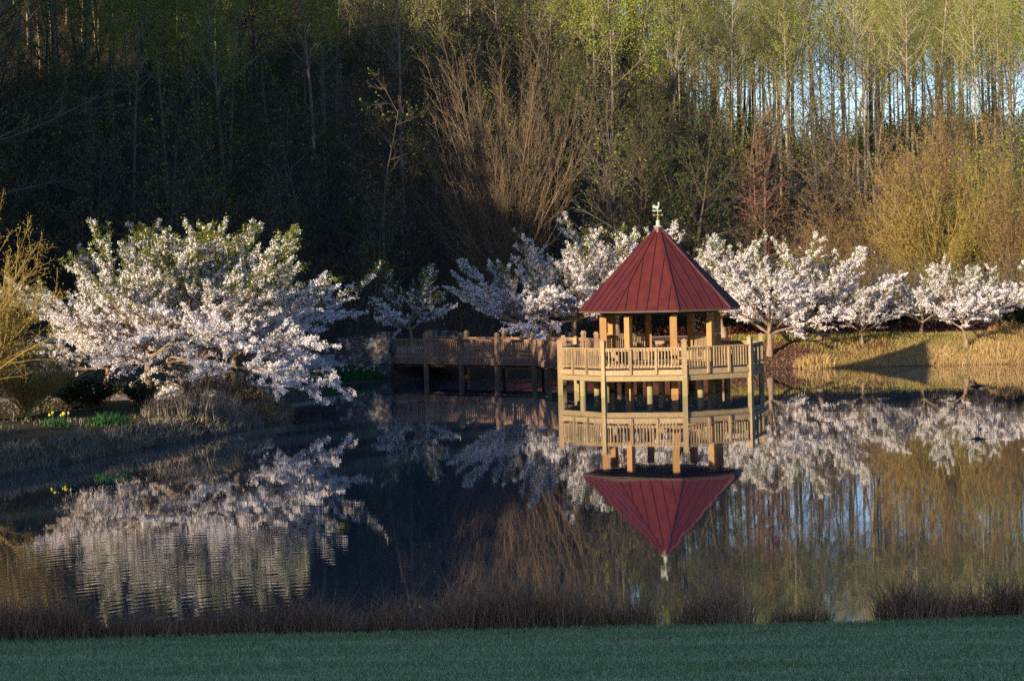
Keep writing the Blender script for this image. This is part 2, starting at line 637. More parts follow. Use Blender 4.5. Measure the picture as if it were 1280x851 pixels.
# ring ripples spreading over the near end of the pond
cen = vmath('SUBTRACT', pos, (-2.2, 34.5, 0))
rr = vmath('LENGTH', cen)
wob = noise(nt, pos, .8, 2)
ph = fmath('ADD', fmath('MULTIPLY', rr, 17.0), fmath('MULTIPLY', wob, 13.0))
sn = fmath('SINE', ph)
dm = vmath('LENGTH', vmath('MULTIPLY', vmath('SUBTRACT', pos, (-6.3, 42.0, 0)), (1, .62, 1)))
mk = N(nt, "MapRange", interpolation_type='SMOOTHSTEP')
mk.inputs["From Min"].default_value = 5.8
mk.inputs["From Max"].default_value = .5
nt.links.new(dm, mk.inputs[0])
rip = vmath('SCALE', vmath('NORMALIZE', cen), sc=fmath('MULTIPLY', fmath('MULTIPLY', sn, mk.outputs[0]), fmath('MULTIPLY', noise(nt, pos, .6, 3), .015)))
tilt = vmath('ADD', tilt, rip)
nrm = vmath('NORMALIZE', vmath('ADD', tilt, (0, 0, 1)))
p = N(nt, "BsdfPrincipled")
p.inputs["Base Color"].default_value = (.016, .034, .052, 1)
p.inputs["Roughness"].default_value = .02
p.inputs["IOR"].default_value = 1.33
nt.links.new(nrm, p.inputs["Normal"])
nt.links.new(p.outputs[0], out.inputs[0])
M["water"] = m
g = Geo()
g.add([(-45, 30, 0), (70, 30, 0), (70, 118, 0), (-45, 118, 0)], [[0, 1, 2, 3]])
tag(obj("water", g.mesh("water", M["water"])), kind="structure")


def ribbon(name, pts, wd, mat, lift=.03):
    pts = np.array(pts, float)
    out = []
    for i in range(len(pts) - 1):
        n = max(2, int(np.linalg.norm(pts[i + 1] - pts[i]) / .5))
        for t in np.arange(n) / n:
            out.append(pts[i] * (1 - t) + pts[i + 1] * t)
    out.append(pts[-1])
    P = np.array(out)
    T = np.gradient(P, axis=0)
    T /= np.linalg.norm(T, axis=1, keepdims=True)
    Nn = np.stack([-T[:, 1], T[:, 0]], 1)
    ks = np.linspace(-.5, .5, 5)
    V = []
    for k in ks:
        q = P + Nn * wd * k
        V.append(np.stack([q[:, 0], q[:, 1], height(q[:, 0], q[:, 1]) + lift], 1))
    V = np.stack(V, 1)
    n = len(P)
    ii = np.arange(n * 5).reshape(n, 5)
    F = np.stack([ii[:-1, :-1], ii[:-1, 1:], ii[1:, 1:], ii[1:, :-1]], 2).reshape(-1, 4)
    g = Geo()
    g.add(V.reshape(-1, 3), F)
    tag(obj(name, g.mesh(name, mat, True)), kind="structure")


m, nt, out = new_mat("path_gravel")
col = ramp(nt, noise(nt, objcoord(nt), 22, 4), [(.3, (.20, .17, .14)), (.7, (.34, .30, .25))])
principled(nt, out, col, .9, .15)
M["gravel"] = m
ribbon("path", [(-24, 78), (-19, 80.5), (-16, 82), (-13.5, 84), (-12.0, 88), (-12.5, 95), (-11.5, 104), (-9.5, 112), (-6, 116.5), (-4.4, 115.2)], 1.5, M["gravel"])
ribbon("path", [(-6, 116.5), (0, 119.3), (8, 119.6), (16, 119.3), (24, 119.2), (34, 118.6), (50, 112)], 1.2, M["gravel"])

# ------------------------------------------------------------------ gazebo
GC = np.array([5.85, 96.5])
az = math.atan2(GC[0], GC[1])
VV = np.array([-math.sin(az), -math.cos(az)])
RR = np.array([math.cos(az), -math.sin(az)])


def gp(a, r):
    q = GC + (VV * math.cos(R(a)) + RR * math.sin(R(a))) * r
    return q


ANG = [12.4 + 45 * k for k in range(8)]        # 0: front right of centre ... 7: front left
Z_EAVE, Z_APEX, R_ROOF = 3.24, 6.42, 3.24
R_POST, R_DECK = 2.30, 4.05
Z_DECK = 1.0
root = empty("gazebo", (GC[0], GC[1], 0), "octagonal wooden gazebo with tall red metal roof over the pond", "gazebo")
# roof
g = Geo()
R_CAP, Z_CAP = .17, 6.33
und = []
for k in range(8):
    a, b = ANG[k], ANG[(k + 1) % 8]
    A, B = gp(a, R_ROOF), gp(b, R_ROOF)
    a2, b2 = gp(a, R_CAP), gp(b, R_CAP)
    g.add([(*A, Z_EAVE), (*B, Z_EAVE), (*b2, Z_CAP), (*a2, Z_CAP)], [[0, 1, 2, 3]])
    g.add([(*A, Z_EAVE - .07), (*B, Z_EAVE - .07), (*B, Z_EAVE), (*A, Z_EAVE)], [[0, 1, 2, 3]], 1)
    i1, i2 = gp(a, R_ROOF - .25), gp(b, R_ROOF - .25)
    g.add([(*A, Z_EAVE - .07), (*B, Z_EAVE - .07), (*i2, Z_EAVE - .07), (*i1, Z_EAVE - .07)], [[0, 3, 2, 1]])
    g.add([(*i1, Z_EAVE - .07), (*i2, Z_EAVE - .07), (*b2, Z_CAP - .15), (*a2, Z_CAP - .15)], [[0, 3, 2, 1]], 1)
roof = part("roof", g, [M["roof"], M["dark_wood"]], root)
# standing seams, one part per roof face
for k in range(8):
    a, b = ANG[k], ANG[(k + 1) % 8]
    g = Geo()
    A, B = np.array([*gp(a, R_ROOF), Z_EAVE]), np.array([*gp(b, R_ROOF), Z_EAVE])
    a2, b2 = np.array([*gp(a, R_CAP), Z_CAP]), np.array([*gp(b, R_CAP), Z_CAP])
    ridge_mid = (a2 + b2) / 2
    slope = ridge_mid - (A + B) / 2
    for t in np.linspace(-.5, .5, 7)[1:-1]:
        s0 = (A + B) / 2 + (B - A) * t
        top = 1 - abs(t) / .5                       # seams run straight up until the hip cuts them
        s1 = s0 + slope * top * .965
        g.bar(s0 + np.array([0, 0, .015]), s1 + np.array([0, 0, .015]), .022, .05)
    part("roof_seam", g, M["seam"], root, roof)
    g = Geo()
    g.bar(A + np.array([0, 0, .02]), a2 + np.array([0, 0, .02]), .09, .05)
    part("hip_cap", g, M["roof"], root, roof)
g = Geo()
g.lathe((GC[0], GC[1], 0), [(.26, 6.20), (.24, 6.26), (.20, 6.44), (.03, 6.47)], 8)
part("roof_cap", g, M["roof"], root, roof)
# weathervane
g = Geo()
g.lathe((GC[0], GC[1], 0), [(.19, 6.46), (.17, 6.50), (.085, 6.53), (.08, 6.72), (.05, 6.74), (.012, 6.75), (.012, 7.20), (0.001, 7.21)], 14)
vane = part("weathervane", g, M["verdigris"], root, smooth=False)
g = Geo()
g.lathe((GC[0], GC[1], 6.81), [(.001, -.055), (.04, -.04), (.055, 0), (.04, .04), (.001, .055)], 12)
part("ball", g, M["brass"], root, vane, True)
g = Geo()
for dv in (RR, VV):
    a3 = np.array([*(GC - dv * .17), 6.93]); b3 = np.array([*(GC + dv * .17), 6.93])
    g.bar(a3, b3, .025, .025)
    for e in (a3, b3):
        g.box(e, (.05, .05, .07))
part("direction_arms", g, M["brass"], root, vane)
# cockerel and arrow, cut from plate 2 cm thick
def plate(g, outline, th=.022):
    o = np.array([[*(GC + RR * u * .62), 6.99 + v * .60] for u, v in outline])
    nrm_ = np.array([*VV, 0]) * th / 2
    n = len(o)
    V = np.concatenate([o + nrm_, o - nrm_])
    bm = bmesh.new()
    vs = [bm.verts.new(p_) for p_ in V]
    bm.faces.new(vs[:n])
    bm.faces.new(vs[n:][::-1])
    for i in range(n):
        j = (i + 1) % n
        bm.faces.new([vs[i], vs[n + i], vs[n + j], vs[j]])
    bmesh.ops.triangulate(bm, faces=bm.faces[:])
    bm.verts.index_update()
    g.add([v_.co[:] for v_ in bm.verts], [[v_.index for v_ in f.verts] for f in bm.faces])
    bm.free()
g = Geo()
plate(g, [(-.34, .14), (-.20, .14), (-.20, .165), (.18, .165), (.18, .13), (.27, .185), (.18, .24), (.18, .205), (-.20, .205), (-.20, .24), (-.34, .24), (-.29, .19)])
part("arrow", g, M["verdigris"], root, vane)
g = Geo()
plate(g, [(-.02, .21), (-.02, .28), (-.12, .33), (-.19, .38), (-.28, .34), (-.33, .40), (-.29, .50), (-.33, .55), (-.24, .58), (-.17, .52), (-.06, .47), (.02, .52),
          (.03, .62), (.0, .72), (.06, .77), (.08, .71), (.14, .68), (.09, .65), (.10, .55), (.08, .42), (.03, .34), (.02, .28), (.02, .21)])
part("cockerel", g, M["verdigris"], root, vane)
# posts and ring beams
for a in ANG:
    q = gp(a, R_POST)
    g = Geo()
    g.box((q[0], q[1], (Z_EAVE - .2 + -.8) / 2), (.23, .23, Z_EAVE - .2 + .8), -az + R(a))
    part("post", g, M["post_wood"], root)
g = Geo()
for k in range(8):
    A, B = gp(ANG[k], R_POST), gp(ANG[(k + 1) % 8], R_POST)
    g.bar((*A, Z_EAVE - .02), (*B, Z_EAVE - .02), .12, .30)
    O = gp(ANG[k], R_ROOF - .27)
    g.bar((*O, Z_EAVE - .02), (*gp(ANG[k], .2), Z_CAP - .32), .07, .14)
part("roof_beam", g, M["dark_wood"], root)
# raised floor
g = Geo()
pts = [gp(a, R_POST + .25) for a in ANG]
V = [(*q, Z_DECK + .17) for q in pts] + [(*q, Z_DECK + .03) for q in pts]
for k in range(8):
    j = (k + 1) % 8
    g.add([V[k], V[j], V[8 + j], V[8 + k]], [[0, 3, 2, 1]])
    g.add([(*GC, Z_DECK + .17), V[k], V[j]], [[0, 1, 2]])
part("floor", g, M["deck_wood"], root)


def baluster_run(g, A, B, z0, z1, gap=.125, sz=.038, tint=True, rng=random.Random(3)):
    A, B = np.array(A), np.array(B)
    L = np.linalg.norm(B - A)
    n = int(L / gap)
    ang = math.atan2(B[1] - A[1], B[0] - A[0])
    for i in range(1, n):
        t = i / n
        q = A * (1 - t) + B * t
        g.box((q[0], q[1], (z0 + z1) / 2), (sz, sz, z1 - z0), ang, 0, rng.random())


def rail_section(name, A, B, z0, z1, mat, root, gap=.125, slopez=(0, 0), mids=2, outv=None):
    """one railing bay: cap rail, sub rails, balusters, and intermediate stiles as sub-parts"""
    A, B = np.array(A, float), np.array(B, float)
    g = Geo()
    g.bar((*A, z1 - .02), (*B, z1 - .02), .14, .04, 0, .2)
    g.bar((*A, z1 - .085), (*B, z1 - .085), .04, .09, 0, .4)
    g.bar((*A, z0 + .045), (*B, z0 + .045), .04, .09, 0, .5)
    o = np.zeros(2) if outv is None else np.array(outv) * .042
    baluster_run(g, A + o, B + o, z0 + .003, z1 - .043, gap)
    rp = part(name, g, mat, root)
    for k in range(mids):
        t = (k + 1) / (mids + 1)
        q = A * (1 - t) + B * t + o * 2
        g = Geo()
        g.box((q[0], q[1], (z0 - .24 + z1 - .045) / 2), (.085, .085, z1 - .045 - z0 + .24), math.atan2(B[1] - A[1], B[0] - A[0]), 0, random.random())
        part("stile", g, mat, root, rp)
    return rp


# raised inner benches' railings on the rear faces (between the roof posts)
for k in (1, 2, 4, 5):
    A, B = gp(ANG[k], R_POST), gp(ANG[(k + 1) % 8], R_POST)
    d = (B - A) / np.linalg.norm(B - A)
    rail_section("bench_back", A + d * .14, B - d * .14, Z_DECK + .62, 2.24, M["post_wood"] if k in (1, 5) else M["deck_wood"], root, .105, mids=0)
    g = Geo()
    inn = GC - (A + B) / 2
    inn /= np.linalg.norm(inn)
    for w_ in (.1, .24, .38):
        g.bar((*(A + d * .2 + inn * w_), Z_DECK + .62), (*(B - d * .2 + inn * w_), Z_DECK + .62), .12, .04)
    for t in (.2, .8):
        q = A * (1 - t) + B * t + inn * .24
        g.box((q[0], q[1], Z_DECK + .385), (.3, .3, .42), math.atan2(d[1], d[0]))
    part("bench", g, M["deck_wood"], root)

# ------------------------------------------------------------------ viewing deck round the gazebo
deck = empty("viewing_deck", (GC[0], GC[1], -.01), "octagonal railed timber deck on posts around the gazebo", "deck")
g = Geo()
pts = [gp(a, R_DECK) for a in ANG]
for k in range(8):
    j = (k + 1) % 8
    g.add([(*GC, Z_DECK), (*pts[k], Z_DECK), (*pts[j], Z_DECK)], [[0, 1, 2]])
    g.add([(*GC, Z_DECK - .05), (*pts[k], Z_DECK - .05), (*pts[j], Z_DECK - .05)], [[0, 2, 1]])
part("deck_floor", g, M["deck_wood"], deck)
g = Geo()
for t in np.linspace(-3.2, 3.2, 9):
    hw = math.sqrt(max(.3, 3.55 ** 2 - t * t))
    a3, b3 = GC + RR * -hw + VV * t, GC + RR * hw + VV * t
    g.bar((*a3, Z_DECK - .15), (*b3, Z_DECK - .15), .06, .19)
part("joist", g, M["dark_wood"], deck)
Z_RAIL = 1.86
GATE = 4      # bay open to the boardwalk
for k in range(8):
    j = (k + 1) % 8
    A, B = pts[k], pts[j]
    d = (B - A) / np.linalg.norm(B - A)
    outv = (A + B) / 2 - GC
    outv /= np.linalg.norm(outv)
    g = Geo()
    g.bar((*(A + d * .085 + outv * .02), Z_DECK - .09), (*(B - d * .085 + outv * .02), Z_DECK - .09), .05, .20, 0, .3)
    part("fascia_board", g, M["deck_wood"], deck)
    g = Geo()
    g.bar((*(A + d * .085 - outv * .03), Z_DECK - .31), (*(B - d * .085 - outv * .03), Z_DECK - .31), .07, .19, 0, .6)
    part("rim_beam", g, M["deck_wood"], deck)
    if k != GATE:
        rail_section("railing", A + d * .085, B - d * .085, Z_DECK + .09, Z_RAIL, M["deck_wood"], deck, .125, mids=2, outv=outv)
    g = Geo()
    rz_ = -az + R(ANG[k])
    q = A
    g.box((q[0], q[1], .62), (.165, .165, 2.92), rz_, 0, .3)
    pp = part("deck_post", g, M["deck_wood"], deck)
    g = Geo()
    g.box((q[0], q[1], 2.10), (.20, .20, .04), rz_, 0, .3)
    h = .095
    ca_, sa_ = math.cos(rz_), math.sin(rz_)
    cr = [(q[0] + (x * ca_ - y * sa_) * h, q[1] + (x * sa_ + y * ca_) * h, 2.123) for x, y in ((-1, -1), (1, -1), (1, 1), (-1, 1))]
    g.add(cr + [(q[0], q[1], 2.20)], [[0, 1, 4], [1, 2, 4], [2, 3, 4], [3, 0, 4]])
    part("post_cap", g, M["deck_wood"], deck, pp)
for a, r in ((-10, 2.6), (35, 2.6), (80, 2.6), (125, 2.6), (170, 2.6), (215, 2.6), (260, 2.6), (305, 2.6), (0, 1.0), (120, 1.0), (240, 1.0), (-55, 3.7), (-100, 3.3)):
    q = gp(a, r)
    g = Geo()
    g.lathe((q[0], q[1], 0), [(.12, -.9), (.12, Z_DECK - .41)], 12)
    part("pile", g, M["deck_wood"], deck, smooth=True)

# ------------------------------------------------------------------ boardwalk
C2 = (pts[4] + pts[5]) / 2
WC = [C2 + np.array([0, 0]), np.array([2.05, 107.3]), np.array([-4.7, 113.9])]
walk = empty("boardwalk", (0, 108, -.01), "brown railed boardwalk leading from the stone wall to the gazebo deck", "boardwalk")
HW = 1.22


def offs(P, side):
    P = np.array(P)
    o = []
    for i in range(len(P)):
        a_ = P[max(0, i - 1)]
        b_ = P[min(len(P) - 1, i + 1)]
        if 0 < i < len(P) - 1:
            d1 = (P[i] - P[i - 1]) / np.linalg.norm(P[i] - P[i - 1])
            d2 = (P[i + 1] - P[i]) / np.linalg.norm(P[i + 1] - P[i])
            n1, n2 = np.array([-d1[1], d1[0]]), np.array([-d2[1], d2[0]])
            m_ = n1 + n2
            m_ = m_ / (m_ @ n1)
        else:
            d1 = (b_ - a_) / np.linalg.norm(b_ - a_)
            m_ = np.array([-d1[1], d1[0]])
        o.append(P[i] + m_ * side * HW)
    return np.array(o)


near, farl = offs(WC, 1), offs(WC, -1)
g = Geo()
for i in range(2):
    A, B, c_, d_ = near[i], near[i + 1], farl[i + 1], farl[i]
    n = int(np.linalg.norm(WC[i + 1] - WC[i]) / .15)
    for j in range(n):
        t0, t1 = j / n, (j + .94) / n
        q = [A * (1 - t0) + B * t0, A * (1 - t1) + B * t1, d_ * (1 - t1) + c_ * t1, d_ * (1 - t0) + c_ * t0]
        zt, zb = Z_DECK - .012, Z_DECK - .055
        V = [(*p_, zb) for p_ in q] + [(*p_, zt) for p_ in q]
        g.add(V, [[0, 1, 2, 3], [4, 7, 6, 5], [0, 4, 5, 1], [1, 5, 6, 2], [2, 6, 7, 3], [3, 7, 4, 0]], 0, random.Random(j).random())
part("walk_planks", g, M["walk_wood"], walk)
cnt = 0
for side, line, m_ in ((1, near, 'n'), (-1, farl, 'f')):
    for i in range(2):
        A, B = line[i], line[i + 1]
        L = np.linalg.norm(B - A)
        nb = max(1, round(L / 2.3))
        dv = (B - A) / L
        nv = np.array([-dv[1], dv[0]]) * side
        g = Geo()
        g.bar((*(A + nv * .02), Z_DECK - .18), (*(B + nv * .02), Z_DECK - .18), .06, .24, 0, .7)
        g.bar((*(A - nv * .25), Z_DECK - .36), (*(B - nv * .25), Z_DECK - .36), .08, .12, 0, .7)
        part("side_beam", g, M["walk_wood"], walk)
        for k in range(nb):
            p0, p1 = A + dv * L * k / nb, A + dv * L * (k + 1) / nb
            rail_section("railing", p0 + dv * .09, p1 - dv * .09, Z_DECK + .08, Z_RAIL - .02, M["walk_wood"], walk, .125, mids=1, outv=nv)
        for k in range(0 if i else 1, nb + 1):
            q = A + dv * L * k / nb
            rz_ = math.atan2(dv[1], dv[0])
            g = Geo()
            g.box((q[0], q[1], .57), (.16, .16, 2.90), rz_, 0, random.Random(k).random())
            pp = part("walk_post", g, M["walk_wood"], walk)
            g = Geo()
            g.box((q[0], q[1], 2.04), (.2, .2, .04), rz_, 0, .2)
            g.box((q[0], q[1], 2.10), (.13, .13, .08), rz_, 0, .2)
            part("post_cap", g, M["deck_wood"], walk, pp)

# interpretive panel standing on the boardwalk
q = WC[1] + np.array([-.75, -.25])
sg = empty("information_sign", (q[0], q[1], Z_DECK - .012), "small tilted pale blue information panel standing on the boardwalk", "sign")
g = Geo()
g.box((q[0] - .25, q[1], Z_DECK + .48), (.05, .05, .98)); g.box((q[0] + .25, q[1], Z_DECK + .48), (.05, .05, .98))
part("leg", g, M["dark_wood"], sg)
g = Geo()
g.add([(q[0] - .30, q[1] - .16, 1.90), (q[0] + .30, q[1] - .16, 1.90), (q[0] + .30, q[1] + .16, 2.06), (q[0] - .30, q[1] + .16, 2.06),
       (q[0] - .30, q[1] - .15, 1.87), (q[0] + .30, q[1] - .15, 1.87), (q[0] + .30, q[1] + .17, 2.03), (q[0] - .30, q[1] + .17, 2.03)],
      [[0, 1, 2, 3], [4, 7, 6, 5], [0, 4, 5, 1], [1, 5, 6, 2], [2, 6, 7, 3], [3, 7, 4, 0]])
part("panel", g, M["sign"], sg)

# ------------------------------------------------------------------ stone walls at the boardwalk's landing
def stone_wall(a, b, z0, za, zb, th, label, pier=True):
    a, b = np.array(a, float), np.array(b, float)
    o = empty("stone_wall", (a[0], a[1], z0), label, "wall")
    d = (b - a) / np.linalg.norm(b - a)
    n = np.array([-d[1], d[0]])
    rng = np.random.default_rng(int(abs(a[0]) * 10))
    g = Geo()
    L = np.linalg.norm(b - a)
    K = max(3, int(L / .35))
    ring = []
    for i in range(K + 1):
        t = i / K
        c = a + (b - a) * t
        zt = za + (zb - za) * t + rng.uniform(-.05, .05)
        for s_, z_ in ((-1, z0), (-1, (z0 + zt) / 2), (-1, zt), (1, zt), (1, (z0 + zt) / 2), (1, z0)):
            p_ = c + n * s_ * (th / 2 + rng.uniform(-.04, .04))
            ring.append((p_[0], p_[1], z_))
    F = []
    for i in range(K):
        for j in range(5):
            F.append([i * 6 + j, i * 6 + j + 1, (i + 1) * 6 + j + 1, (i + 1) * 6 + j])
    g.add(ring, F)
    g.add([ring[k] for k in range(6)], [[0, 1, 4, 5], [1, 2, 3, 4]])
    g.add([ring[-6 + k] for k in range(6)], [[5, 4, 1, 0], [4, 3, 2, 1]])
    part("wall_body", g, M["stone"], o)
    for k in range(3):
        t = (k + .5) / 3
        c = a + (b - a) * t
        g = Geo()
        g.box((c[0], c[1], za + (zb - za) * t + .06), (L / 3 * .6, th * 1.0, .10), math.atan2(d[1], d[0]) + rng.uniform(-.1, .1))
        part("cap_stone", g, M["stone"], o)
    if pier:
        g = Geo()
        rng2 = np.random.default_rng(4)
        zz = z0
        while zz < za + .12:
            hh = rng2.uniform(.13, .22)
            g.box((a[0], a[1], zz + hh / 2), (th * 1.35 + rng2.uniform(-.06, .06), th * 1.35 + rng2.uniform(-.06, .06), hh - .004), math.atan2(d[1], d[0]) + rng2.uniform(-.05, .05))
            zz += hh
        part("pier", g, M["stone"], o)
    return o


nl, fl_ = near[2], farl[2]
stone_wall((nl[0] - .25, nl[1] - .05), (nl[0] - 2.6, nl[1] + .9), -.1, 2.0, 1.75, .5, "rubble stone wall with a pier where the boardwalk meets the bank")
stone_wall((fl_[0] - .1, fl_[1] + .35), (fl_[0] + 1.3, fl_[1] + 1.6), .1, 2.05, 1.9, .45, "short stone wall behind the railings on the boardwalk's far side", False)

# ------------------------------------------------------------------ trees
class Tree:
    """grows limbs as tapered segments; keeps the points along the thin twigs for leaves or petals"""
    def __init__(self, seed):
        self.rng = np.random.default_rng(seed)
        self.seg = {}          # level -> list of (p0, p1, r0, r1)
        self.tw = []           # twig points: (x, y, z, level)

    def limb(self, p, d, L, r, lvl, P):
        rng = self.rng
        n = P['nseg'][lvl]
        p = np.array(p, float)
        d = np.array(d, float)
        d /= np.linalg.norm(d)
        st = L / n
        pts, dirs, rad = [p.copy()], [d.copy()], [r]
        tp = P['taper'][lvl]
        for i in range(n):
            d = d + rng.normal(size=3) * P['wander'][lvl]
            d[2] += P['up'][lvl] * (1 if not P.get('droop') else (1 - P['droop'][lvl] * (i + 1) / n))
            d /= np.linalg.norm(d)
            q = p + d * st
            r1 = r * (1 - (1 - tp) * (i + 1) / n)
            self.seg.setdefault(lvl, []).append((*p, *q, rad[-1], r1))
            p = q
            pts.append(p.copy())
            dirs.append(d.copy())
            rad.append(r1)
        pts = np.array(pts)
        if lvl >= P['leaf_from']:
            m = max(2, int(L / P['leaf_gap']))
            for t in np.linspace(P.get('leaf_t0', .15), 1, m):
                f = t * n
                i = min(n - 1, int(f))
                self.tw.append((*(pts[i] + (pts[i + 1] - pts[i]) * (f - i)), lvl))
        if lvl + 1 < len(P['nseg']):
            nc = P['kids'][lvl]
            nc = max(1, int(round(nc * rng.uniform(.8, 1.2))))
            az0 = rng.uniform(0, 2 * PI)
            for c in range(nc):
                t = P['start'][lvl] + (1 - P['start'][lvl]) * (c + rng.uniform(.1, .9)) / nc
                f = t * n
                i = min(n - 1, int(f))
                q = pts[i] + (pts[i + 1] - pts[i]) * (f - i)
                dd = dirs[i + 1]
                az_ = az0 + c * 2.4 + rng.uniform(-.5, .5)
                an = R(P['ang'][lvl] * (rng.uniform(.75, 1.25) if not (P.get('round') and lvl == 0) else 1.25 * math.sqrt(rng.uniform(.01, 1))))
                ref = np.array([0, 0, 1.0]) if abs(dd[2]) < .9 else np.array([1.0, 0, 0])
                s = np.cross(dd, ref)
                s /= np.linalg.norm(s)
                u = np.cross(s, dd)
                if P.get('flat') and lvl >= 1:
                    u = u * P['flat']
                nd = dd * math.cos(an) + (s * math.cos(az_) + u * math.sin(az_)) * math.sin(an)
                if P.get('bias') is not None and lvl == 0:
                    nd = nd + np.array(P['bias'])
                sh = P['shape'](t) if lvl == 0 else (1.15 - .75 * t)
                if P.get('round') and lvl == 0: sh = sh * (1.08 - P['round'] * (an / R(P['ang'][0] * 1.25)) ** 2)
                rr_ = min(rad[i] * .8, r * P['rr'][lvl])
                self.limb(q, nd, L * P['ratio'][lvl] * sh * rng.uniform(.8, 1.2), rr_, lvl + 1, P)

    def wood(self, g, levels, sides, mi=0, rmin=0.0):
        for lv in levels:
            s = np.array(self.seg.get(lv, []))
            if len(s):
                g.tubes(s[:, 0:3], s[:, 3:6], np.maximum(s[:, 6], rmin), np.maximum(s[:, 7], rmin * .7), sides[min(lv, len(sides) - 1)], mi)


def flare(g, r, h, mi=0, k=8):
    g.lathe((0, 0, -.4), [(r * 1.55, 0), (r * 1.25, .4 + h * .3), (r * 1.0, .4 + h)], k, mi)


def tree_meshes(name, T, bark, leafmats, leaf_fn, crown_rmin=.008, sides=(7, 4, 3, 3), fl=True):
    g = Geo()
    T.wood(g, [0], sides)
    if fl:
        flare(g, T.seg[0][0][6], .5)
    tm = g.mesh(name + "_trunk", bark, True)
    g = Geo()
    T.wood(g, [1, 2, 3, 4], sides, 0, crown_rmin)
    leaf_fn(g, T)
    cm = g.mesh(name + "_crown", [bark] + leafmats)
    return tm, cm


def make_tree(kind, meshes, x, y, rz, sc, label, cat, group=None, z=None, sz=None):
    z = gz(x, y) if z is None else z
    o = empty(kind, (x, y, z), label, cat, group)
    o.rotation_euler = (0, 0, rz)
    o.scale = (sc, sc, sz or sc)
    obj("trunk", meshes[0], o)
    obj("crown", meshes[1], o)
    return o


def scat(T, g, n, size, spread, mats, mi=1, levels=None, probs=None, up=0.0):
    """n leaves scattered about the twig points; mats: material slots to share them among"""
    rng = T.rng
    tw = np.array(T.tw)
    if levels is not None:
        tw = tw[np.isin(tw[:, 3], levels)]
    k = rng.integers(0, len(tw), n)
    c = tw[k, :3] + rng.normal(size=(n, 3)) * spread
    # neighbouring leaves share a tone so that the crown has light and dark clumps of colour
    tone = .5 + .5 * lump(c[:, 0] + c[:, 2] * .7, c[:, 1] - c[:, 2] * .4, .55, 1)
    tone = np.clip(.6 * tone + .4 * rng.uniform(0, 1, n), 0, 1)
    sel = rng.choice(len(mats), n, p=probs)
    sizes = size * rng.uniform(.6, 1.3, n)
    for i, mt in enumerate(mats):
        w_ = sel == i
        g.cards(rng, c[w_], sizes[w_], mt, tone[w_], up)


# --- tall woodland trees
def tall_params(h, dense=1.0):
    return dict(nseg=[12, 5, 3, 2], taper=[.12, .2, .3, .4], wander=[.022, .09, .14, .2], up=[.03, .10, .10, .05], leaf_from=2, leaf_gap=.35,
                kids=[int(26 * dense), 6, 3], start=[.42, .2, .15], ang=[48, 38, 40], ratio=[.17, .45, .55], rr=[.30, .5, .5],
                shape=lambda t: 1.25 - .85 * max(0, (t - .42) / .58) ** 1.3)


rng0 = np.random.default_rng(11)
TALL = []
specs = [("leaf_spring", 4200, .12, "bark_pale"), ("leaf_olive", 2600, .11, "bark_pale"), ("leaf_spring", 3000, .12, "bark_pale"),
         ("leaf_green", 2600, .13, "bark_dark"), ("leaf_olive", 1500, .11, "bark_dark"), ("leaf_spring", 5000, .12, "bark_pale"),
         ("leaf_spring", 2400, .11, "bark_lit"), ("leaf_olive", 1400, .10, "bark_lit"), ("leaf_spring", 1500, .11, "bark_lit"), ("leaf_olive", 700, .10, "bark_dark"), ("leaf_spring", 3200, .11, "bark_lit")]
for i, (lm, n, sz, bk) in enumerate(specs):
    T = Tree(100 + i)
    P = tall_params(31, 1.0 + .2 * (i % 3 == 0))
    if i >= 6: P['start'] = [.46, .2, .15]
    T.limb((0, 0, 0), (T.rng.normal() * .03, T.rng.normal() * .03, 1), 31, .20 if i != 3 else .26, 0, P)
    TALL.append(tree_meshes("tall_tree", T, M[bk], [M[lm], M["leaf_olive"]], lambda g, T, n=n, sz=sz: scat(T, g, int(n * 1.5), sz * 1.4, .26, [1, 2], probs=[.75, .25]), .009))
# --- smaller understorey trees, some green, some nearly bare
UND = []
for i, (lm, n, bk) in enumerate([("leaf_green", 1900, "bark_dark"), ("leaf_olive", 900, "twig_grey"), ("leaf_green", 900, "bark_dark"), ("leaf_olive", 300, "twig_grey")]):
    T = Tree(200 + i)
    P = dict(nseg=[8, 5, 4, 2], taper=[.15, .2, .3, .4], wander=[.06, .12, .16, .2], up=[.04, .09, .06, .03], leaf_from=2, leaf_gap=.25,
             kids=[20, 7, 4], start=[.15, .15, .15], ang=[55, 42, 42], ratio=[.34, .45, .5], rr=[.4, .5, .5], shape=lambda t: 1.15 - .6 * t)
    T.limb((0, 0, 0), (T.rng.normal() * .08, T.rng.normal() * .08, 1), 10, .11, 0, P)
    UND.append(tree_meshes("understorey_tree", T, M[bk], [M[lm]], lambda g, T, n=n: scat(T, g, n, .11, .16, [1]), .010))
# --- dense evergreens of the wood beside the pond
EVG = []
for i in range(3):
    T = Tree(300 + i)
    P = dict(nseg=[10, 5, 3], taper=[.1, .2, .3], wander=[.015, .06, .1], up=[.03, -.02, .0], leaf_from=1, leaf_gap=.25,
             kids=[52, 8], start=[.10, .1], ang=[82, 45], ratio=[.17, .42], rr=[.2, .5], shape=lambda t: 1.35 - 1.1 * t)
    T.limb((0, 0, 0), (0, 0, 1), 30, .34, 0, P)
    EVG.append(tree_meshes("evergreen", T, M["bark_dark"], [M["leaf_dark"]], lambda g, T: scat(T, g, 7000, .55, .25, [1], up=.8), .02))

rngF = np.random.default_rng(77)
placed = []


def spot_ok(x, y, dmin):
    for a, b in placed:
        if (a - x) ** 2 + (b - y) ** 2 < dmin * dmin:
            return False
    placed.append((x, y))
    return True


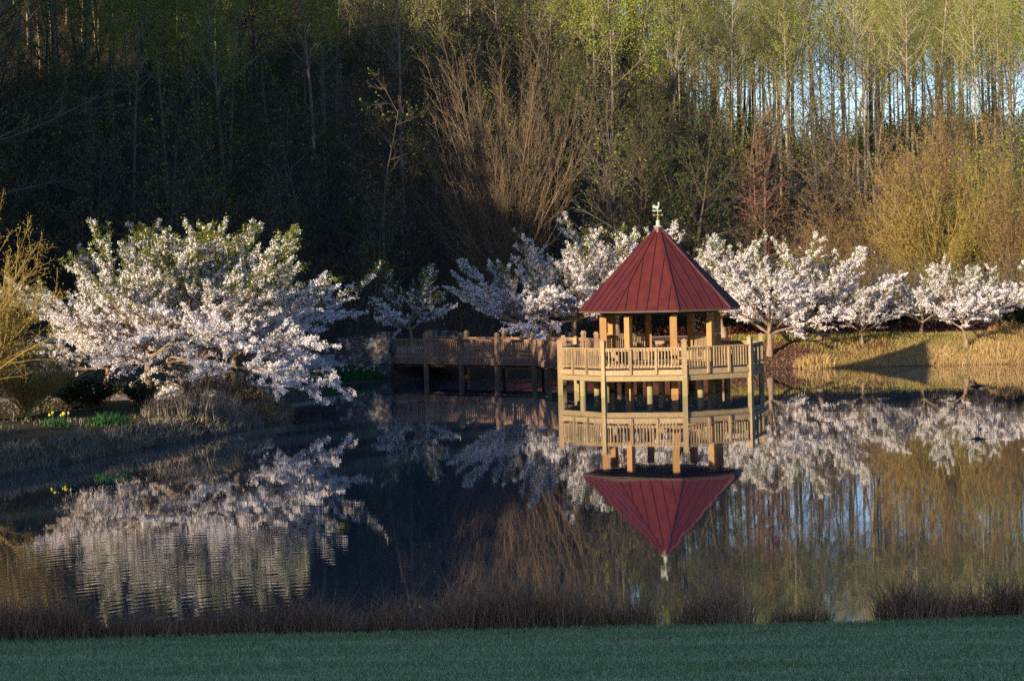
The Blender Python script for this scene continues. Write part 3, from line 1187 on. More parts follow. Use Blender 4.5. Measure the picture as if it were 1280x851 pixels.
WOODS = {'r': "in the sunlit open wood behind the lone cherries", 'l': "in the shaded dense wood behind the boardwalk"}
LBL = {0: "tall slender tree in yellow green leaf ", 1: "tall pale trunk with olive brown buds ", 4: "tall dark nearly bare trunk ", 3: "tall mid green leafing tree "}
n_tall = 0
for it in range(14000):
    want_r = n_tall < 150
    if n_tall >= 298:
        break
    y = rngF.uniform(196 if want_r else 150, 296)
    hwid = y * .214 + 3
    x = rngF.uniform(-hwid, hwid)
    px = 640 + x / y * FPX
    side = 'r' if px > 850 else 'l'
    if (side == 'r') != want_r: continue
    if side == 'r':
        if abs(px - 1030) < 28 and rngF.random() < .45: continue
        dm = 3.9
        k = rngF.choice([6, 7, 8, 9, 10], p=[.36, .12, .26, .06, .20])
    else:
        dm = 4.6
        if 590 < px < 730 and y < 175: continue
        k = rngF.choice([0, 1, 2, 3, 4, 5], p=[.24, .17, .16, .12, .15, .16])
    if not spot_ok(x, y, dm): continue
    zb = gz(x, y)
    ztop = EYE + (345 + rngF.uniform(-35, 60)) * y / FPX if side == 'r' else EYE + (450 + rngF.uniform(-90, 60)) * y / FPX
    sc = float(np.clip((ztop - zb) / 31.0, .55, 1.5))
    kk = {2: 0, 5: 0, 6: 0, 7: 1, 8: 0, 9: 4, 10: 0}.get(int(k), int(k))
    make_tree("tall_tree", TALL[int(k)], x, y, rngF.uniform(0, 6.28), sc, LBL[kk] + WOODS[side], "tree",
              "open sunlit woods" if side == 'r' else "dense shaded woods")
    n_tall += 1
n_und = 0
for it in range(5000):
    if n_und >= 150: break
    y = rngF.uniform(127, 215)
    hwid = y * .21 + 2
    x = rngF.uniform(-hwid, hwid)
    px = 640 + x / y * FPX
    if px > 880 and (y < 165 or rngF.random() < .6): continue
    if 560 < px < 740 and y < 142: continue
    if not spot_ok(x, y, 3.1): continue
    k = int(rngF.choice(4, p=[.22, .3, .18, .3]))
    gl = ["small bushy tree in dull green leaf low in the dark wood", "small grey twiggy tree with few olive buds low in the dark wood"][k % 2]
    make_tree("understorey_tree", UND[k], x, y, rngF.uniform(0, 6.28), rngF.uniform(.75, 1.35), gl, "tree", "small trees under the dark wood")
    n_und += 1
# the wood goes on over the ridge: there it reads as one mass
rngW = np.random.default_rng(88)
g = Geo()
for i in range(330):
    y = rngW.uniform(296, 350)
    x = rngW.uniform(-y * .235, y * .235)
    px = 640 + x / y * FPX
    if px > 870 and (rngW.random() < .72 or abs(px - 1030) < 28): continue
    z = gz(x, y) - .3
    hh = (31 if px > 850 else 25) * rngW.uniform(.8, 1.1)
    g.tubes([(x, y, z)], [(x + rngW.normal() * .4, y, z + hh)], .22, .05, 5, 0)
    nb = 26
    zb_ = z + hh * rngW.uniform(.25, .97, nb)
    aa = rngW.uniform(0, 2 * PI, nb)
    ll = rngW.uniform(1.2, 3.6, nb)
    p0 = np.stack([np.full(nb, x), np.full(nb, y), zb_], 1)
    p1 = p0 + np.stack([np.cos(aa) * ll * .7, np.sin(aa) * ll * .7, ll * .75], 1)
    g.tubes(p0, p1, .05, .015, 3, 0)
    q = rngW.integers(0, nb, 700)
    t = rngW.uniform(.2, 1.1, (700, 1))
    c = p0[q] * (1 - t) + p1[q] * t + rngW.normal(size=(700, 3)) * .5
    g.cards(rngW, c, rngW.uniform(.15, .3, 700), 1 + int(rngW.integers(3)))
for i in range(330):
    y = rngW.uniform(268, 310)
    px = rngW.uniform(760, 1300)
    if abs(px - 1030) < 60 and rngW.random() < .6: continue
    x = gx(px, y)
    z = gz(x, y) - .2
    hh = rngW.uniform(1.5, 6.5)
    n_ = int(60 + 50 * hh)
    aa = rngW.uniform(0, 2 * PI, 9)
    p0 = np.stack([np.full(9, x), np.full(9, y), np.full(9, z)], 1)
    p1 = p0 + np.stack([np.cos(aa) * hh * .3, np.sin(aa) * hh * .3, hh * rngW.uniform(.6, 1, 9)], 1)
    g.tubes(p0, p1, .05, .015, 3, 0)
    q = rngW.integers(0, 9, n_)
    t = rngW.uniform(.15, 1.0, (n_, 1))
    c = p0[q] * (1 - t) + p1[q] * t + rngW.normal(size=(n_, 3)) * hh * .13
    g.cards(rngW, c, rngW.uniform(.14, .30, n_), int(rngW.choice([2, 3, 3, 1])))
tag(obj("woods", g.mesh("woods", [M["bark_dark"], M["leaf_spring"], M["leaf_olive"], M["leaf_green"]])), kind="stuff")
# the wood to the west of the pond; it stands between the pond and the low sun
for y0 in np.arange(45, 205, 6.0):
    for c in range(4 if y0 < 70 else 3):
        x = -51 - c * 5.5 + rngF.uniform(-1.5, 1.5)
        y = y0 + rngF.uniform(-1.5, 1.5)
        hs = (.80 if y0 < 50 else .77 if y0 < 74 else 1.0 if y0 < 110 else 1.05) * rngF.uniform(.95, 1.1)
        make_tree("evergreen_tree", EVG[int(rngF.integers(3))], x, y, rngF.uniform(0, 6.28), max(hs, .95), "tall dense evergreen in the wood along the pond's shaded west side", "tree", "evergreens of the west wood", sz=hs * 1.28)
for y0 in np.arange(-100, 20, 4.6):
    for c in range(3):
        x = -50 - c * 6 + rngF.uniform(-2, 2)
        y = y0 + rngF.uniform(-2, 2)
        hs = (.46 if y0 > 8 else .55 if y0 > -24 else 1.0) * rngF.uniform(.94, 1.08)
        make_tree("evergreen_tree", EVG[int(rngF.integers(3))], x, y, rngF.uniform(0, 6.28), max(hs, .62) if y0 <= -24 else .62, "tall dense evergreen in the belt along the lawn's shaded west side", "tree", "evergreens beside the lawn", sz=hs)

# --- single trees one can tell apart
# the big vase shaped bare tree
T = Tree(401)
P = dict(nseg=[4, 10, 6, 3], taper=[.7, .08, .25, .4], wander=[.03, .03, .06, .1], up=[.02, .034, .055, .05], leaf_from=2, leaf_gap=.3,
         kids=[56, 18, 7], start=[.2, .22, .1], ang=[33, 22, 28], ratio=[5.6, .24, .42], rr=[.15, .42, .5], round=.5, shape=lambda t: .88 + .2 * T.rng.random())
T.limb((0, 0, 0), (0, 0, 1), 2.6, .36, 0, P)
vm = tree_meshes("vase_tree", T, M["twig_tan"], [M["leaf_orange"]], lambda g, T: scat(T, g, 11000, .06, .12, [1], levels=[3]), .006)
make_tree("vase_shaped_tree", vm, gx(636, 138), 138, 1.0, .90, "large bare vase shaped tree with fine upswept orange tipped twigs before the dark wood", "tree", sz=.90)
# orange brown rounded bushes behind the right-hand cherries
def round_bush(seed, h, twig, leaf, nleaf, lsz, spread=34, kids=44):
    T = Tree(seed)
    P = dict(nseg=[3, 8, 5, 3], taper=[.7, .12, .25, .4], wander=[.04, .05, .10, .14], up=[.02, .02, .045, .04], leaf_from=2, leaf_gap=.22,
             kids=[kids, 14, 6], start=[.1, .12, .1], ang=[spread * 1.25, 30, 36], ratio=[5.4, .30, .42], rr=[.22, .42, .5], round=.42, shape=lambda t: .82 + .25 * T.rng.random())
    T.limb((0, 0, 0), (0, 0, 1), h / 6.2, .20, 0, P)
    return tree_meshes("round_tree", T, M[twig], [M[leaf]], lambda g, T: scat(T, g, int(nleaf * 1.5), lsz * .8, .14, [1], levels=[2, 3]), .008)


ob = round_bush(411, 12, "twig_orange", "leaf_orange", 9000, .13)
make_tree("orange_tree", ob, gx(1098, 141), 141, .3, .86, "rounded orange brown twiggy tree in full sun, behind the gap between the pink cherries", "tree", "orange brown twiggy trees")
ob2 = round_bush(412, 12, "twig_orange", "leaf_orange", 9000, .13, 27)
make_tree("orange_tree", ob2, gx(1183, 149), 149, 1.3, .88, "taller orange brown twiggy tree with a pointed top behind the golden round one", "tree", "orange brown twiggy trees")
ob3 = round_bush(413, 10, "twig_gold", "leaf_gold", 9000, .12, 32)
make_tree("golden_tree", ob3, gx(1175, 138), 138, 2.0, .95, "rounded golden yellow twiggy tree in full sun behind the pale trunked cherries", "tree")
make_tree("green_bush", round_bush(414, 8, "twig_grey", "leaf_spring", 6000, .14, 32), gx(1246, 146), 146, 0, 1.25, "bright yellow green leafing bush beside the golden tree at the wood's edge", "bush")
make_tree("orange_tree", ob2, gx(1268, 136), 136, 3.3, .7, "low dull orange twiggy bush at the wood's edge beyond the last cherry", "tree", "orange brown twiggy trees")
make_tree("orange_tree", ob, gx(1040, 133), 133, 3.3, .48, "low straggling brown bush behind the cherry row's tallest crown", "tree", "orange brown twiggy trees")
# red stemmed larch-like tree
T = Tree(421)
P = dict(nseg=[9, 5, 3, 2], taper=[.1, .2, .3, .4], wander=[.012, .06, .1, .1], up=[.03, .05, .04, .03], leaf_from=2, leaf_gap=.25,
         kids=[60, 7, 3], start=[.10, .1, .1], ang=[66, 40, 40], ratio=[.24, .4, .45], rr=[.22, .5, .5], shape=lambda t: 1.25 - 1.05 * t)
T.limb((0, 0, 0), (0, 0, 1), 11.5, .15, 0, P)
lm = tree_meshes("larch", T, M["bark_red"], [M["leaf_orange"]], lambda g, T: scat(T, g, 900, .08, .08, [1]), .008)
make_tree("larch_tree", lm, gx(958, 134), 134, 0, 1.0, "slim conical bare tree with a reddish stem between the shaded and the sunlit wood", "tree")
make_tree("larch_tree", lm, gx(950, 140), 140, 2, .85, "second smaller conical bare tree just behind the reddish stem", "tree")

# pale leaning tree in the wood
def lean_tree(seed, L, d, r, bark):
    T = Tree(seed)
    P = dict(nseg=[9, 6, 4, 2], taper=[.15, .2, .3, .4], wander=[.06, .1, .14, .2], up=[.0, .06, .06, .03], leaf_from=2, leaf_gap=.4,
             kids=[11, 5, 4], start=[.3, .2, .15], ang=[42, 40, 40], ratio=[.30, .42, .5], rr=[.5, .5, .5], shape=lambda t: 1.1 - .5 * t)
    T.limb((0, 0, 0), d, L, r, 0, P)
    return tree_meshes("leaning_tree", T, M[bark], [M["leaf_spring"]], lambda g, T: scat(T, g, 700, .15, .2, [1]), .012)


make_tree("leaning_tree", lean_tree(431, 20, (.35, -.1, 1), .14, "bark_pale"), gx(930, 175), 175, 0, 1.0, "pale leaning tree with a bright sunlit trunk in the wood above the gazebo", "tree")
make_tree("leaning_tree", lean_tree(432, 24, (.22, -.1, 1), .13, "bark_pale"), gx(735, 190), 190, .2, 1.0, "pale forked tree reaching sideways out of the dark wood above the gazebo roof", "tree")
# bare tree at the edge, one long bough reaching into view
T = Tree(441)
P = dict(nseg=[8, 8, 5, 3], taper=[.4, .12, .25, .4], wander=[.04, .07, .12, .16], up=[.02, .012, .05, .05], leaf_from=2, leaf_gap=.3,
         kids=[9, 10, 6], start=[.35, .2, .15], ang=[68, 38, 40], ratio=[.55, .32, .45], rr=[.22, .45, .5], shape=lambda t: 1.1 - .3 * t)
T.limb((0, 0, 0), (0, 0, 1), 14, .26, 0, P)
bm_ = tree_meshes("bare_tree", T, M["twig_grey"], [M["leaf_olive"]], lambda g, T: scat(T, g, 900, .07, .05, [1]), .009)
make_tree("bare_tree", bm_, -22.6, 96, .8, 1.0, "bare grey tree whose long boughs reach in over the willow shrub", "tree")
make_tree("bare_tree", bm_, -24.0, 112, 2.8, 1.15, "bare grey tree standing on the far slope behind the blossoming clump", "tree")

# --- willow shrub with golden arching stems
T = Tree(451)
P = dict(nseg=[2, 10, 7, 3], taper=[.8, .12, .25, .4], wander=[.05, .05, .08, .12], up=[.0, .04, .05, .03], droop=[0, 2.6, 2.2, 1.2], leaf_from=2, leaf_gap=.16,
         kids=[70, 12, 5], start=[.1, .15, .1], ang=[40, 26, 34], ratio=[5.6, .34, .4], rr=[.20, .4, .5], shape=lambda t: .55 + .5 * T.rng.random())
T.limb((0, 0, 0), (0, 0, 1), 1.0, .20, 0, P)
wm = tree_meshes("willow", T, M["twig_gold"], [M["leaf_gold"]], lambda g, T: scat(T, g, 20000, .05, .07, [1], levels=[2, 3]), .005)
make_tree("willow_shrub", wm, -16.7, 72.5, 0, 1.0, "big golden willow shrub with arching yellow stems on the bank beside the path", "shrub")
make_tree("willow_shrub", wm, -14.9, 75.0, 2, .42, "low dark twiggy willow sprout beneath the big golden willow", "shrub")


# --- cherries
def cherry(seed, h=5.0, spread=(18, 82), nb=7200, limbs=12, bias=None, droop=1.15, leafn=1500, psz=.054, trunk=1.35, r=.13, gap=.08, lr=2.9, up=.04):
    """wide crown of straight tiered boughs, each a spray of thin twigs set with flowers"""
    T = Tree(seed)
    P = dict(nseg=[4, 8, 5, 3], taper=[.75, .10, .25, .4], wander=[.05, .06, .07, .10], up=[.02, up, .03, .02], droop=[0, droop, 1.2, 1.2], leaf_from=1, leaf_gap=gap, leaf_t0=.3,
             kids=[limbs, 13, 6], start=[.62, .16, .1], ang=[55, 40, 36], ratio=[lr, .42, .36], rr=[.5, .42, .5], flat=.36, bias=bias, shape=lambda t: .75 + .5 * T.rng.random())
    T.limb((0, 0, 0), (T.rng.normal() * .1, T.rng.normal() * .1, 1), trunk, r, 0, {**P, 'nseg': [4]})
    az0 = T.rng.uniform(0, 6.28)
    for k in range(limbs):
        t = (k + .5) / limbs
        an = R(spread[0] + (spread[1] - spread[0]) * (1 - t) ** .8 + T.rng.uniform(-6, 6))
        hk = .84 + .34 * math.sin(an)       # low boughs reach farther than the top ones
        az_ = az0 + k * 2.4 + T.rng.uniform(-.4, .4)
        i = min(3, int(2 + 2 * t))
        q = np.array(T.seg[0][i][3:6])
        d = np.array([math.cos(az_) * math.sin(an), math.sin(az_) * math.sin(an), math.cos(an)])
        if bias is not None: d = d + np.array(bias)
        L = (h - trunk) * .94 * hk * T.rng.uniform(.8, 1.12) * lr / 2.7
        T.limb(q, d, L, r * .48, 1, P)

    def fn(g, T):
        rng = T.rng
        tw = np.array(T.tw)
        wt = np.array([0, .45, 1.0, 1.0])[tw[:, 3].astype(int)]
        # flowering is uneven: some sprays are bare or still in bud
        ds = .5 + .5 * lump(tw[:, 0] * 1.2 + tw[:, 2], tw[:, 1] * 1.2 - tw[:, 2] * 1.3, .42, seed + 3)
        wt = wt * np.clip((ds - .32) * 3.2, .04, 1)
        k = rng.choice(len(tw), nb, p=wt / wt.sum())
        n = nb
        # petals sit in tight clusters along the twigs
        c0 = tw[k, :3] + rng.normal(size=(n, 3)) * .025
        tone = .5 + .5 * lump(c0[:, 0] * 1.3 + c0[:, 2], c0[:, 1] * 1.3 - c0[:, 2], .5, seed)
        for q in range(6):
            g.cards(rng, c0 + rng.normal(size=(n, 3)) * .032, psz * rng.uniform(.65, 1.3, n), 1, np.clip(tone * .6 + rng.uniform(0, .4, n), 0, 1))
        # young leaves flush first at the top of the crown
        zt = tw[:, 2]
        pr = np.clip((zt - np.quantile(zt, .35)), 0.02, None) * np.clip(1.3 - ds, .1, 1)
        kk = rng.choice(len(tw), leafn, p=pr / pr.sum())
        for q in range(3):
            g.cards(rng, tw[kk, :3] + rng.normal(size=(leafn, 3)) * .06, .07 * rng.uniform(.7, 1.3, leafn), 2)
    return tree_meshes("cherry", T, M["bark_cherry"], [M["petal"], M["petal_leaf"]], fn, .007, (8, 5, 3, 3))


CH = [cherry(501, h=4.9), cherry(502, h=5.2, spread=(15, 76)), cherry(503, h=5.0, spread=(22, 86)), cherry(504, h=5.0, limbs=9, spread=(18, 72), nb=5200)]
GL = "flowering cherries of the clump on the near bank"
BIG = [cherry(521, h=6.3, nb=11000, limbs=16, trunk=1.9, r=.15, leafn=4800, spread=(14, 84)), cherry(522, h=6.1, nb=11000, limbs=16, trunk=1.8, r=.14, leafn=5800, spread=(14, 86))]
DRP = cherry(531, h=4.8, spread=(40, 98), nb=11000, limbs=14, trunk=1.5, r=.15, bias=(.30, -.30, -.22), droop=4.2, leafn=500, up=.045)
lst = [(BIG[0], -12.7, 85.8, .4, .93, "white cherry with a forked trunk nearest the path in the clump on the bank"),
       (BIG[1], -11.2, 86.0, 2.1, .95, "white cherry with a short leaning trunk in the middle of the clump on the bank"),
       (DRP, -9.5, 84.3, .0, 1.0, "white cherry drooping its lowest bough over the water at the clump's tip"),
       (BIG[1], -10.2, 94.0, 4.3, .98, "bluish shaded cherry at the back of the clump towards the boardwalk"),
       (BIG[0], -11.0, 88.4, 3.1, .92, "tall white cherry filling the middle of the clump behind the drooping one"),
       (BIG[0], -12.8, 91.5, 5.2, .95, "greener topped cherry at the back of the clump on the bank"),
       (CH[2], -14.6, 88.0, 1.0, .8, "small cherry between the willow and the clump, half hidden behind it")]
for ms, x, y, rz, sc, lb in lst:
    make_tree("cherry_tree", ms, x, y, rz, sc, lb, "cherry tree", GL)
sp = cherry(541, h=4.6, spread=(25, 80), nb=1900, limbs=8, leafn=3200, psz=.08)
make_tree("cherry_tree", sp, gx(516, 118), 118, 1, .82, "sparse shaded cherry with few white flowers behind the stone wall", "cherry tree", "cherries along the far bank")
row = [(CH[0], 655, 117.5, 0.5, .98, "bluish shaded cherry at the row's dark end above the boardwalk"),
       (CH[2], 715, 118.5, 2.2, 1.10, "broad cherry above the boardwalk's last posts beside the gazebo roof"),
       (CH[1], 772, 119.5, 3.9, 1.12, "cherry seen beneath and over the gazebo roof's shaded eave"),
       (CH[3], 842, 121.0, 1.2, 1.0, "cherry hidden mostly behind the gazebo's red roof and posts"),
       (CH[2], 905, 118.8, 4.7, 1.0, "cherry whose forked pale trunk stands just beside the gazebo's rear post"),
       (CH[1], 962, 115.6, .9, 1.02, "full white cherry on the mulch slope right beside the deck corner"),
       (CH[0], 1024, 117.6, 2.7, 1.0, "tall crowned white cherry next beyond the mulch slope one"),
       (CH[3], 1078, 116.3, 5.5, .58, "low cherry with boughs hanging down to the bank grass"),
       (CH[1], 1152, 118.6, 1.7, .60, "slim cherry with a pale trunk at the edge of the gazebo's shadow"),
       (CH[3], 1208, 115.2, 3.3, .82, "cherry with a clean pale trunk standing alone on the sunlit grass bank"),
       (CH[0], 1306, 117.0, 4.4, .85, "cherry farthest along the sunlit bank, past the one standing alone")]
for ms, px, d, rz, sc, lb in row:
    make_tree("cherry_tree", ms, gx(px, d), d, rz, sc, lb, "cherry tree", "cherries along the far bank")

# ------------------------------------------------------------------ undergrowth on the wood's floor
rng = np.random.default_rng(31)
g = Geo()
n = 1500
yy = rng.uniform(122, 235, n)
xx = rng.uniform(-1, 1, n) * (yy * .215 + 2)
yy = np.concatenate([yy, rng.uniform(123.8, 133, 330)])
xx = np.concatenate([xx, rng.uniform(5, 31, 330)])
keep = ~((xx > 6) & (yy < 123.5))
xx, yy = xx[keep], yy[keep]
zz = height(xx, yy)
for x, y, z in zip(xx, yy, zz):
    k = 13
    hh = rng.uniform(1.2, 4.2)
    az_ = rng.uniform(0, 2 * PI, k)
    sp_ = rng.uniform(.1, .6, k)
    p0 = np.stack([x + rng.normal(size=k) * .25, y + rng.normal(size=k) * .25, np.full(k, z - .1)], 1)
    hk = hh * rng.uniform(.5, 1, k)
    p1 = p0 + np.stack([np.cos(az_) * sp_ * hk * .4, np.sin(az_) * sp_ * hk * .4, hk * .6], 1)
    p2 = p1 + np.stack([np.cos(az_) * sp_ * hk * .6, np.sin(az_) * sp_ * hk * .6, hk * .4], 1) + rng.normal(size=(k, 3)) * .1
    g.tubes(p0, p1, .016, .012, 3, 0)
    g.tubes(p1, p2, .012, .006, 3, 0)
    q = rng.integers(0, k, 26)
    t = rng.uniform(.1, 1, (26, 1))
    c = p1[q] * (1 - t) + p2[q] * t + rng.normal(size=(26, 3)) * .22
    g.cards(rng, c, rng.uniform(.06, .15, 26), 1 if rng.random() < .55 else 2)
tag(obj("undergrowth", g.mesh("undergrowth", [M["twig_grey"], M["leaf_olive"], M["leaf_green"]])), kind="stuff")

# ------------------------------------------------------------------ bank vegetation
def land(n, x0, x1, y0, y1, smin, smax, rng):
    out = []
    while sum(len(o) for o in out) < n:
        x = rng.uniform(x0, x1, n)
        y = rng.uniform(y0, y1, n)
        s = sd_pond(x, y)
        k = (s > smin) & (s < smax)
        out.append(np.stack([x[k], y[k]], 1))
    P = np.concatenate(out)[:n]
    return P, height(P[:, 0], P[:, 1])


rng = np.random.default_rng(41)
g = Geo()
P, z = land(34000, 10.5, 31, 111, 120, .12, 6.0, rng)
s = sd_pond(P[:, 0], P[:, 1])
dr = np.clip(1.05 - s / 4.4 + (P[:, 0] - 19) * .06 + .3 * lump(P[:, 0], P[:, 1], 1.4, 3), .1, 1)
mul = np.hypot(P[:, 0] - 12.1, P[:, 1] - 114.9) > 2.3
k = mul & (rng.random(len(P)) < .3 + .7 * dr)
P, z, dr = P[k], z[k], dr[k]
isdry = rng.random(len(P)) < dr
C3 = np.stack([P[:, 0], P[:, 1], z - .02], 1)
cl = .5 + .5 * lump(C3[:, 0], C3[:, 1], .45, 9)
cl2 = .5 + .5 * lump(C3[:, 0], C3[:, 1], 1.3, 1)
g.blades(rng, C3[isdry], rng.uniform(.4, 1, isdry.sum()) * (.16 + .42 * cl[isdry]), .017, 1.1, 0, np.clip(cl2[isdry] * .7 + rng.uniform(-.2, .45, isdry.sum()), 0, 1))
g.blades(rng, C3[~isdry], rng.uniform(.10, .25, (~isdry).sum()), .03, .6, 1)
tag(obj("bank_grass", g.mesh("bank_grass", [M["grass_dry"], M["grass_mid"]])), kind="stuff")
# russet ground plants along the bed behind the cherries, and fallen leaves on the mulch
g = Geo()
P, z = land(5000, 5, 40, 120.2, 124.5, 1, 30, rng)
g.cards(rng, np.stack([P[:, 0], P[:, 1], z + rng.uniform(0, .45, len(P))], 1), rng.uniform(.07, .16, len(P)), 0)
P, z = land(1500, 10, 14.4, 112.8, 117.5, .2, 4.5, rng)
g.cards(rng, np.stack([P[:, 0], P[:, 1], z + .03], 1), rng.uniform(.07, .14, len(P)), 1, None, 1.5)
tag(obj("leaf_bed", g.mesh("leaf_bed", [M["leaf_russet"], M["litter_leaf"]])), kind="stuff")
# near left bank: short winter grass and litter
g = Geo()
P, z = land(11000, -26, -7.5, 60, 112, .1, 14, rng)
k = lump(P[:, 0], P[:, 1], 1.1, 6) > -.25
P, z = P[k], z[k]
t = rng.random(len(P))
g.blades(rng, np.stack([P[:, 0], P[:, 1], z - .02], 1)[t < .5], rng.uniform(.08, .28, (t < .5).sum()), .022, .9, 0)
g.blades(rng, np.stack([P[:, 0], P[:, 1], z - .02], 1)[t >= .5], rng.uniform(.06, .18, (t >= .5).sum()), .02, .8, 1)
P, z = land(9000, -24, -7.4, 60, 96, .0, .9, rng)
k = lump(P[:, 0], P[:, 1], .7, 2) > -.35
P, z = P[k], z[k]
g.blades(rng, np.stack([P[:, 0], P[:, 1], z - .02], 1), rng.uniform(.12, .4, len(P)), .022, 1.0, 0)
P, z = land(5000, -20, -5, 76, 116, .5, 10, rng)
g.cards(rng, np.stack([P[:, 0], P[:, 1], z + .03], 1), rng.uniform(.06, .12, len(P)), 2, None, 1.5)
tag(obj("bank_ground_cover", g.mesh("bank_ground_cover", [M["reed"], M["grass_mid"], M["litter_leaf"]])), kind="stuff")


def tuft(name, x, y, n, rad, h, wd, lean, mat, label, cat, group, rng, z=None, flowers=None, twig=False):
    z = gz(x, y) if z is None else z
    o_ = (x, y, z)
    g = Geo()
    rr_ = rad * np.sqrt(rng.uniform(0, 1, n))
    aa = rng.uniform(0, 2 * PI, n)
    px_, py_ = x + rr_ * np.cos(aa), y + rr_ * np.sin(aa)
    zz_ = height(px_, py_) - .03
    g.blades(rng, np.stack([px_, py_, zz_], 1), h * rng.uniform(.45, 1.1, n) * (1 - .45 * (rr_ / rad) ** 2), wd, lean, 0)
    if twig:      # a few long bare stems stand above the rest
        m_ = max(5, n // 18)
        q = rng.integers(0, n, m_)
        g.blades(rng, np.stack([px_[q], py_[q], zz_[q]], 1), h * rng.uniform(.9, 1.3, m_), wd * .8, lean * .7, 0, rng.uniform(.4, 1, m_))
    mats = [mat]
    o = obj(name, g.mesh(name, mats, False, o_), None, o_)
    tag(o, label, cat, group)
    if flowers:
        fm, nf, fh = flowers
        g = Geo()
        k = rng.integers(0, n, nf)
        g.tubes(np.stack([px_[k], py_[k], zz_[k]], 1), np.stack([px_[k], py_[k], zz_[k] + fh], 1), .006, .005, 3, 1)
        for q in range(3):
            g.cards(rng, np.stack([px_[k], py_[k], zz_[k] + fh + rng.uniform(-.05, .05, nf)], 1), .09, 0)
        obj("flower", g.mesh("flower", [fm, mat], False, o_), o)["kind"] = "stuff"
    return o


rng = np.random.default_rng(51)
# reeds and plants on the near left bank
for x, y, n, rad, h, lb in ((-9.3, 79.4, 260, .55, 1.25, "bleached reed clump at the bank's point under the drooping cherry bough"),
                            (-10.0, 78.2, 260, .6, 1.35, "tall bleached reed clump next to the bank's point"),
                            (-10.6, 77.3, 220, .5, 1.15, "bleached reed clump with bent stems at the water's edge"),
                            (-11.2, 76.8, 180, .5, .95, "thin bleached reed clump beside the green leafy patch"),
                            (-8.7, 80.9, 160, .4, .75, "short bleached reed clump right at the bank's tip")):
    tuft("reed_clump", x, y, n, rad, h, .02, .35, M["reed"], lb, "reeds", "reeds along the near bank", rng)
tuft("russet_tuft", -8.35, 82.6, 150, .28, .55, .02, .6, M["leaf_orange"], "small orange brown tuft at the bank's tip beside the hanging blossom", "grass tuft", None, rng)
tuft("daffodil_clump", -12.0, 72.9, 420, .75, .50, .03, .5, M["daffodil_leaf"], "wide clump of rich green leaves on the near bank slope", "plants", "green spring plants on the banks", rng)
tuft("daffodil_clump", -13.4, 71.6, 160, .45, .42, .03, .5, M["daffodil_leaf"], "low green clump with yellow flowers on the near bank", "plants", "green spring plants on the banks", rng, flowers=(M["yellow_petal"], 7, .40))
tuft("daffodil_clump", -15.2, 68.0, 420, 1.0, .40, .03, .7, M["grass_mid"], "olive green grassy patch at the pond's near edge below the willow", "plants", "green spring plants on the banks", rng)
for i, (x, y, fl_m, lb) in enumerate(((-8.0, 110.4, (M["white_petal"], 30, .55), "green clump with white flowers beside the stone wall's low end"),
                                      (-6.8, 111.6, (M["yellow_petal"], 14, .5), "green clump with a few yellow flowers at the foot of the stone wall"),
                                      (-8.9, 108.2, None, "plain green leafy clump on the shaded bank near the stone wall"))):
    tuft("daffodil_clump", x, y, 420, 1.0, .55, .035, .5, M["daffodil_leaf"], lb, "plants", "green spring plants on the banks", rng, flowers=fl_m)


def shrub(seed, h, twig, leaf, n, lsz, kids=26, spread=48):
    T = Tree(seed)
    P = dict(nseg=[2, 6, 4, 2], taper=[.8, .2, .3, .4], wander=[.05, .1, .14, .16], up=[.0, .03, .03, .02], leaf_from=1, leaf_gap=.1,
             kids=[kids, 8, 4], start=[.1, .15, .1], ang=[spread, 38, 40], ratio=[4.2, .42, .45], rr=[.35, .5, .5], shape=lambda t: .6 + .5 * T.rng.random())
    T.limb((0, 0, 0), (0, 0, 1), h / 4.6, .05, 0, P)
    return tree_meshes("shrub", T, M[twig], [M[leaf]], lambda g, T: scat(T, g, n, lsz, .06, [1]), .005, fl=False)


SH = [shrub(601, 1.3, "twig_grey", "leaf_dark", 3500, .08), shrub(602, 1.5, "twig_grey", "leaf_olive", 500, .05)]
for x, y, k, sc, lb in ((-13.4, 78.6, 0, .8, "dark low evergreen shrub on the bank under the forked cherry"),
                        (-12.0, 79.3, 0, .7, "dark low evergreen shrub behind the tall reeds"),
                        (-14.3, 79.0, 0, .95, "dark spreading evergreen shrub beside the gravel path"),
                        (-15.0, 77.4, 1, 1.2, "bare twiggy shrub between the willow and the path"),
                        (-10.6, 81.8, 1, 1.0, "bare brown shrub beneath the middle of the white clump"),
                        (-9.4, 82.4, 1, .8, "low bare brown shrub under the drooping cherry")):
    make_tree("shrub", SH[k], x, y, x * 3, sc, lb, "shrub", "low shrubs on the near bank")
for px, d, sc, lb in ((912, 123.5, .9, "dark evergreen shrub behind the trunk beside the gazebo's rear post"), (1120, 124.5, 1.0, "dark evergreen shrub in the russet bed behind the slim cherry"),
                      (1180, 126, 1.3, "dark green shrub behind the lone cherry's trunk"), (1270, 121.5, 1.0, "grey green shrub at the top of the dry grass slope")):
    make_tree("shrub", SH[0], gx(px, d), d, px, sc, lb, "shrub", "evergreen shrubs in the far bed")
# thick grass tufts where the dry slope meets the edge of the wood
for i, (px, d, lb) in enumerate(((1262, 117.2, "tall dry golden grass tuft high on the sunlit slope"), (1240, 114.4, "dry golden grass tuft low on the sunlit slope near the lone cherry"),
                                 (1275, 114.0, "wide dry golden grass tuft at the sunlit slope's foot"), (1020, 113.6, "dry grass tuft at the water's edge below the mulch slope"))):
    tuft("grass_tuft", gx(px, d), d, 500, 1.1, .75, .03, .6, M["grass_dry"], lb, "grass tuft", "dry grass tufts on the far bank", rng)

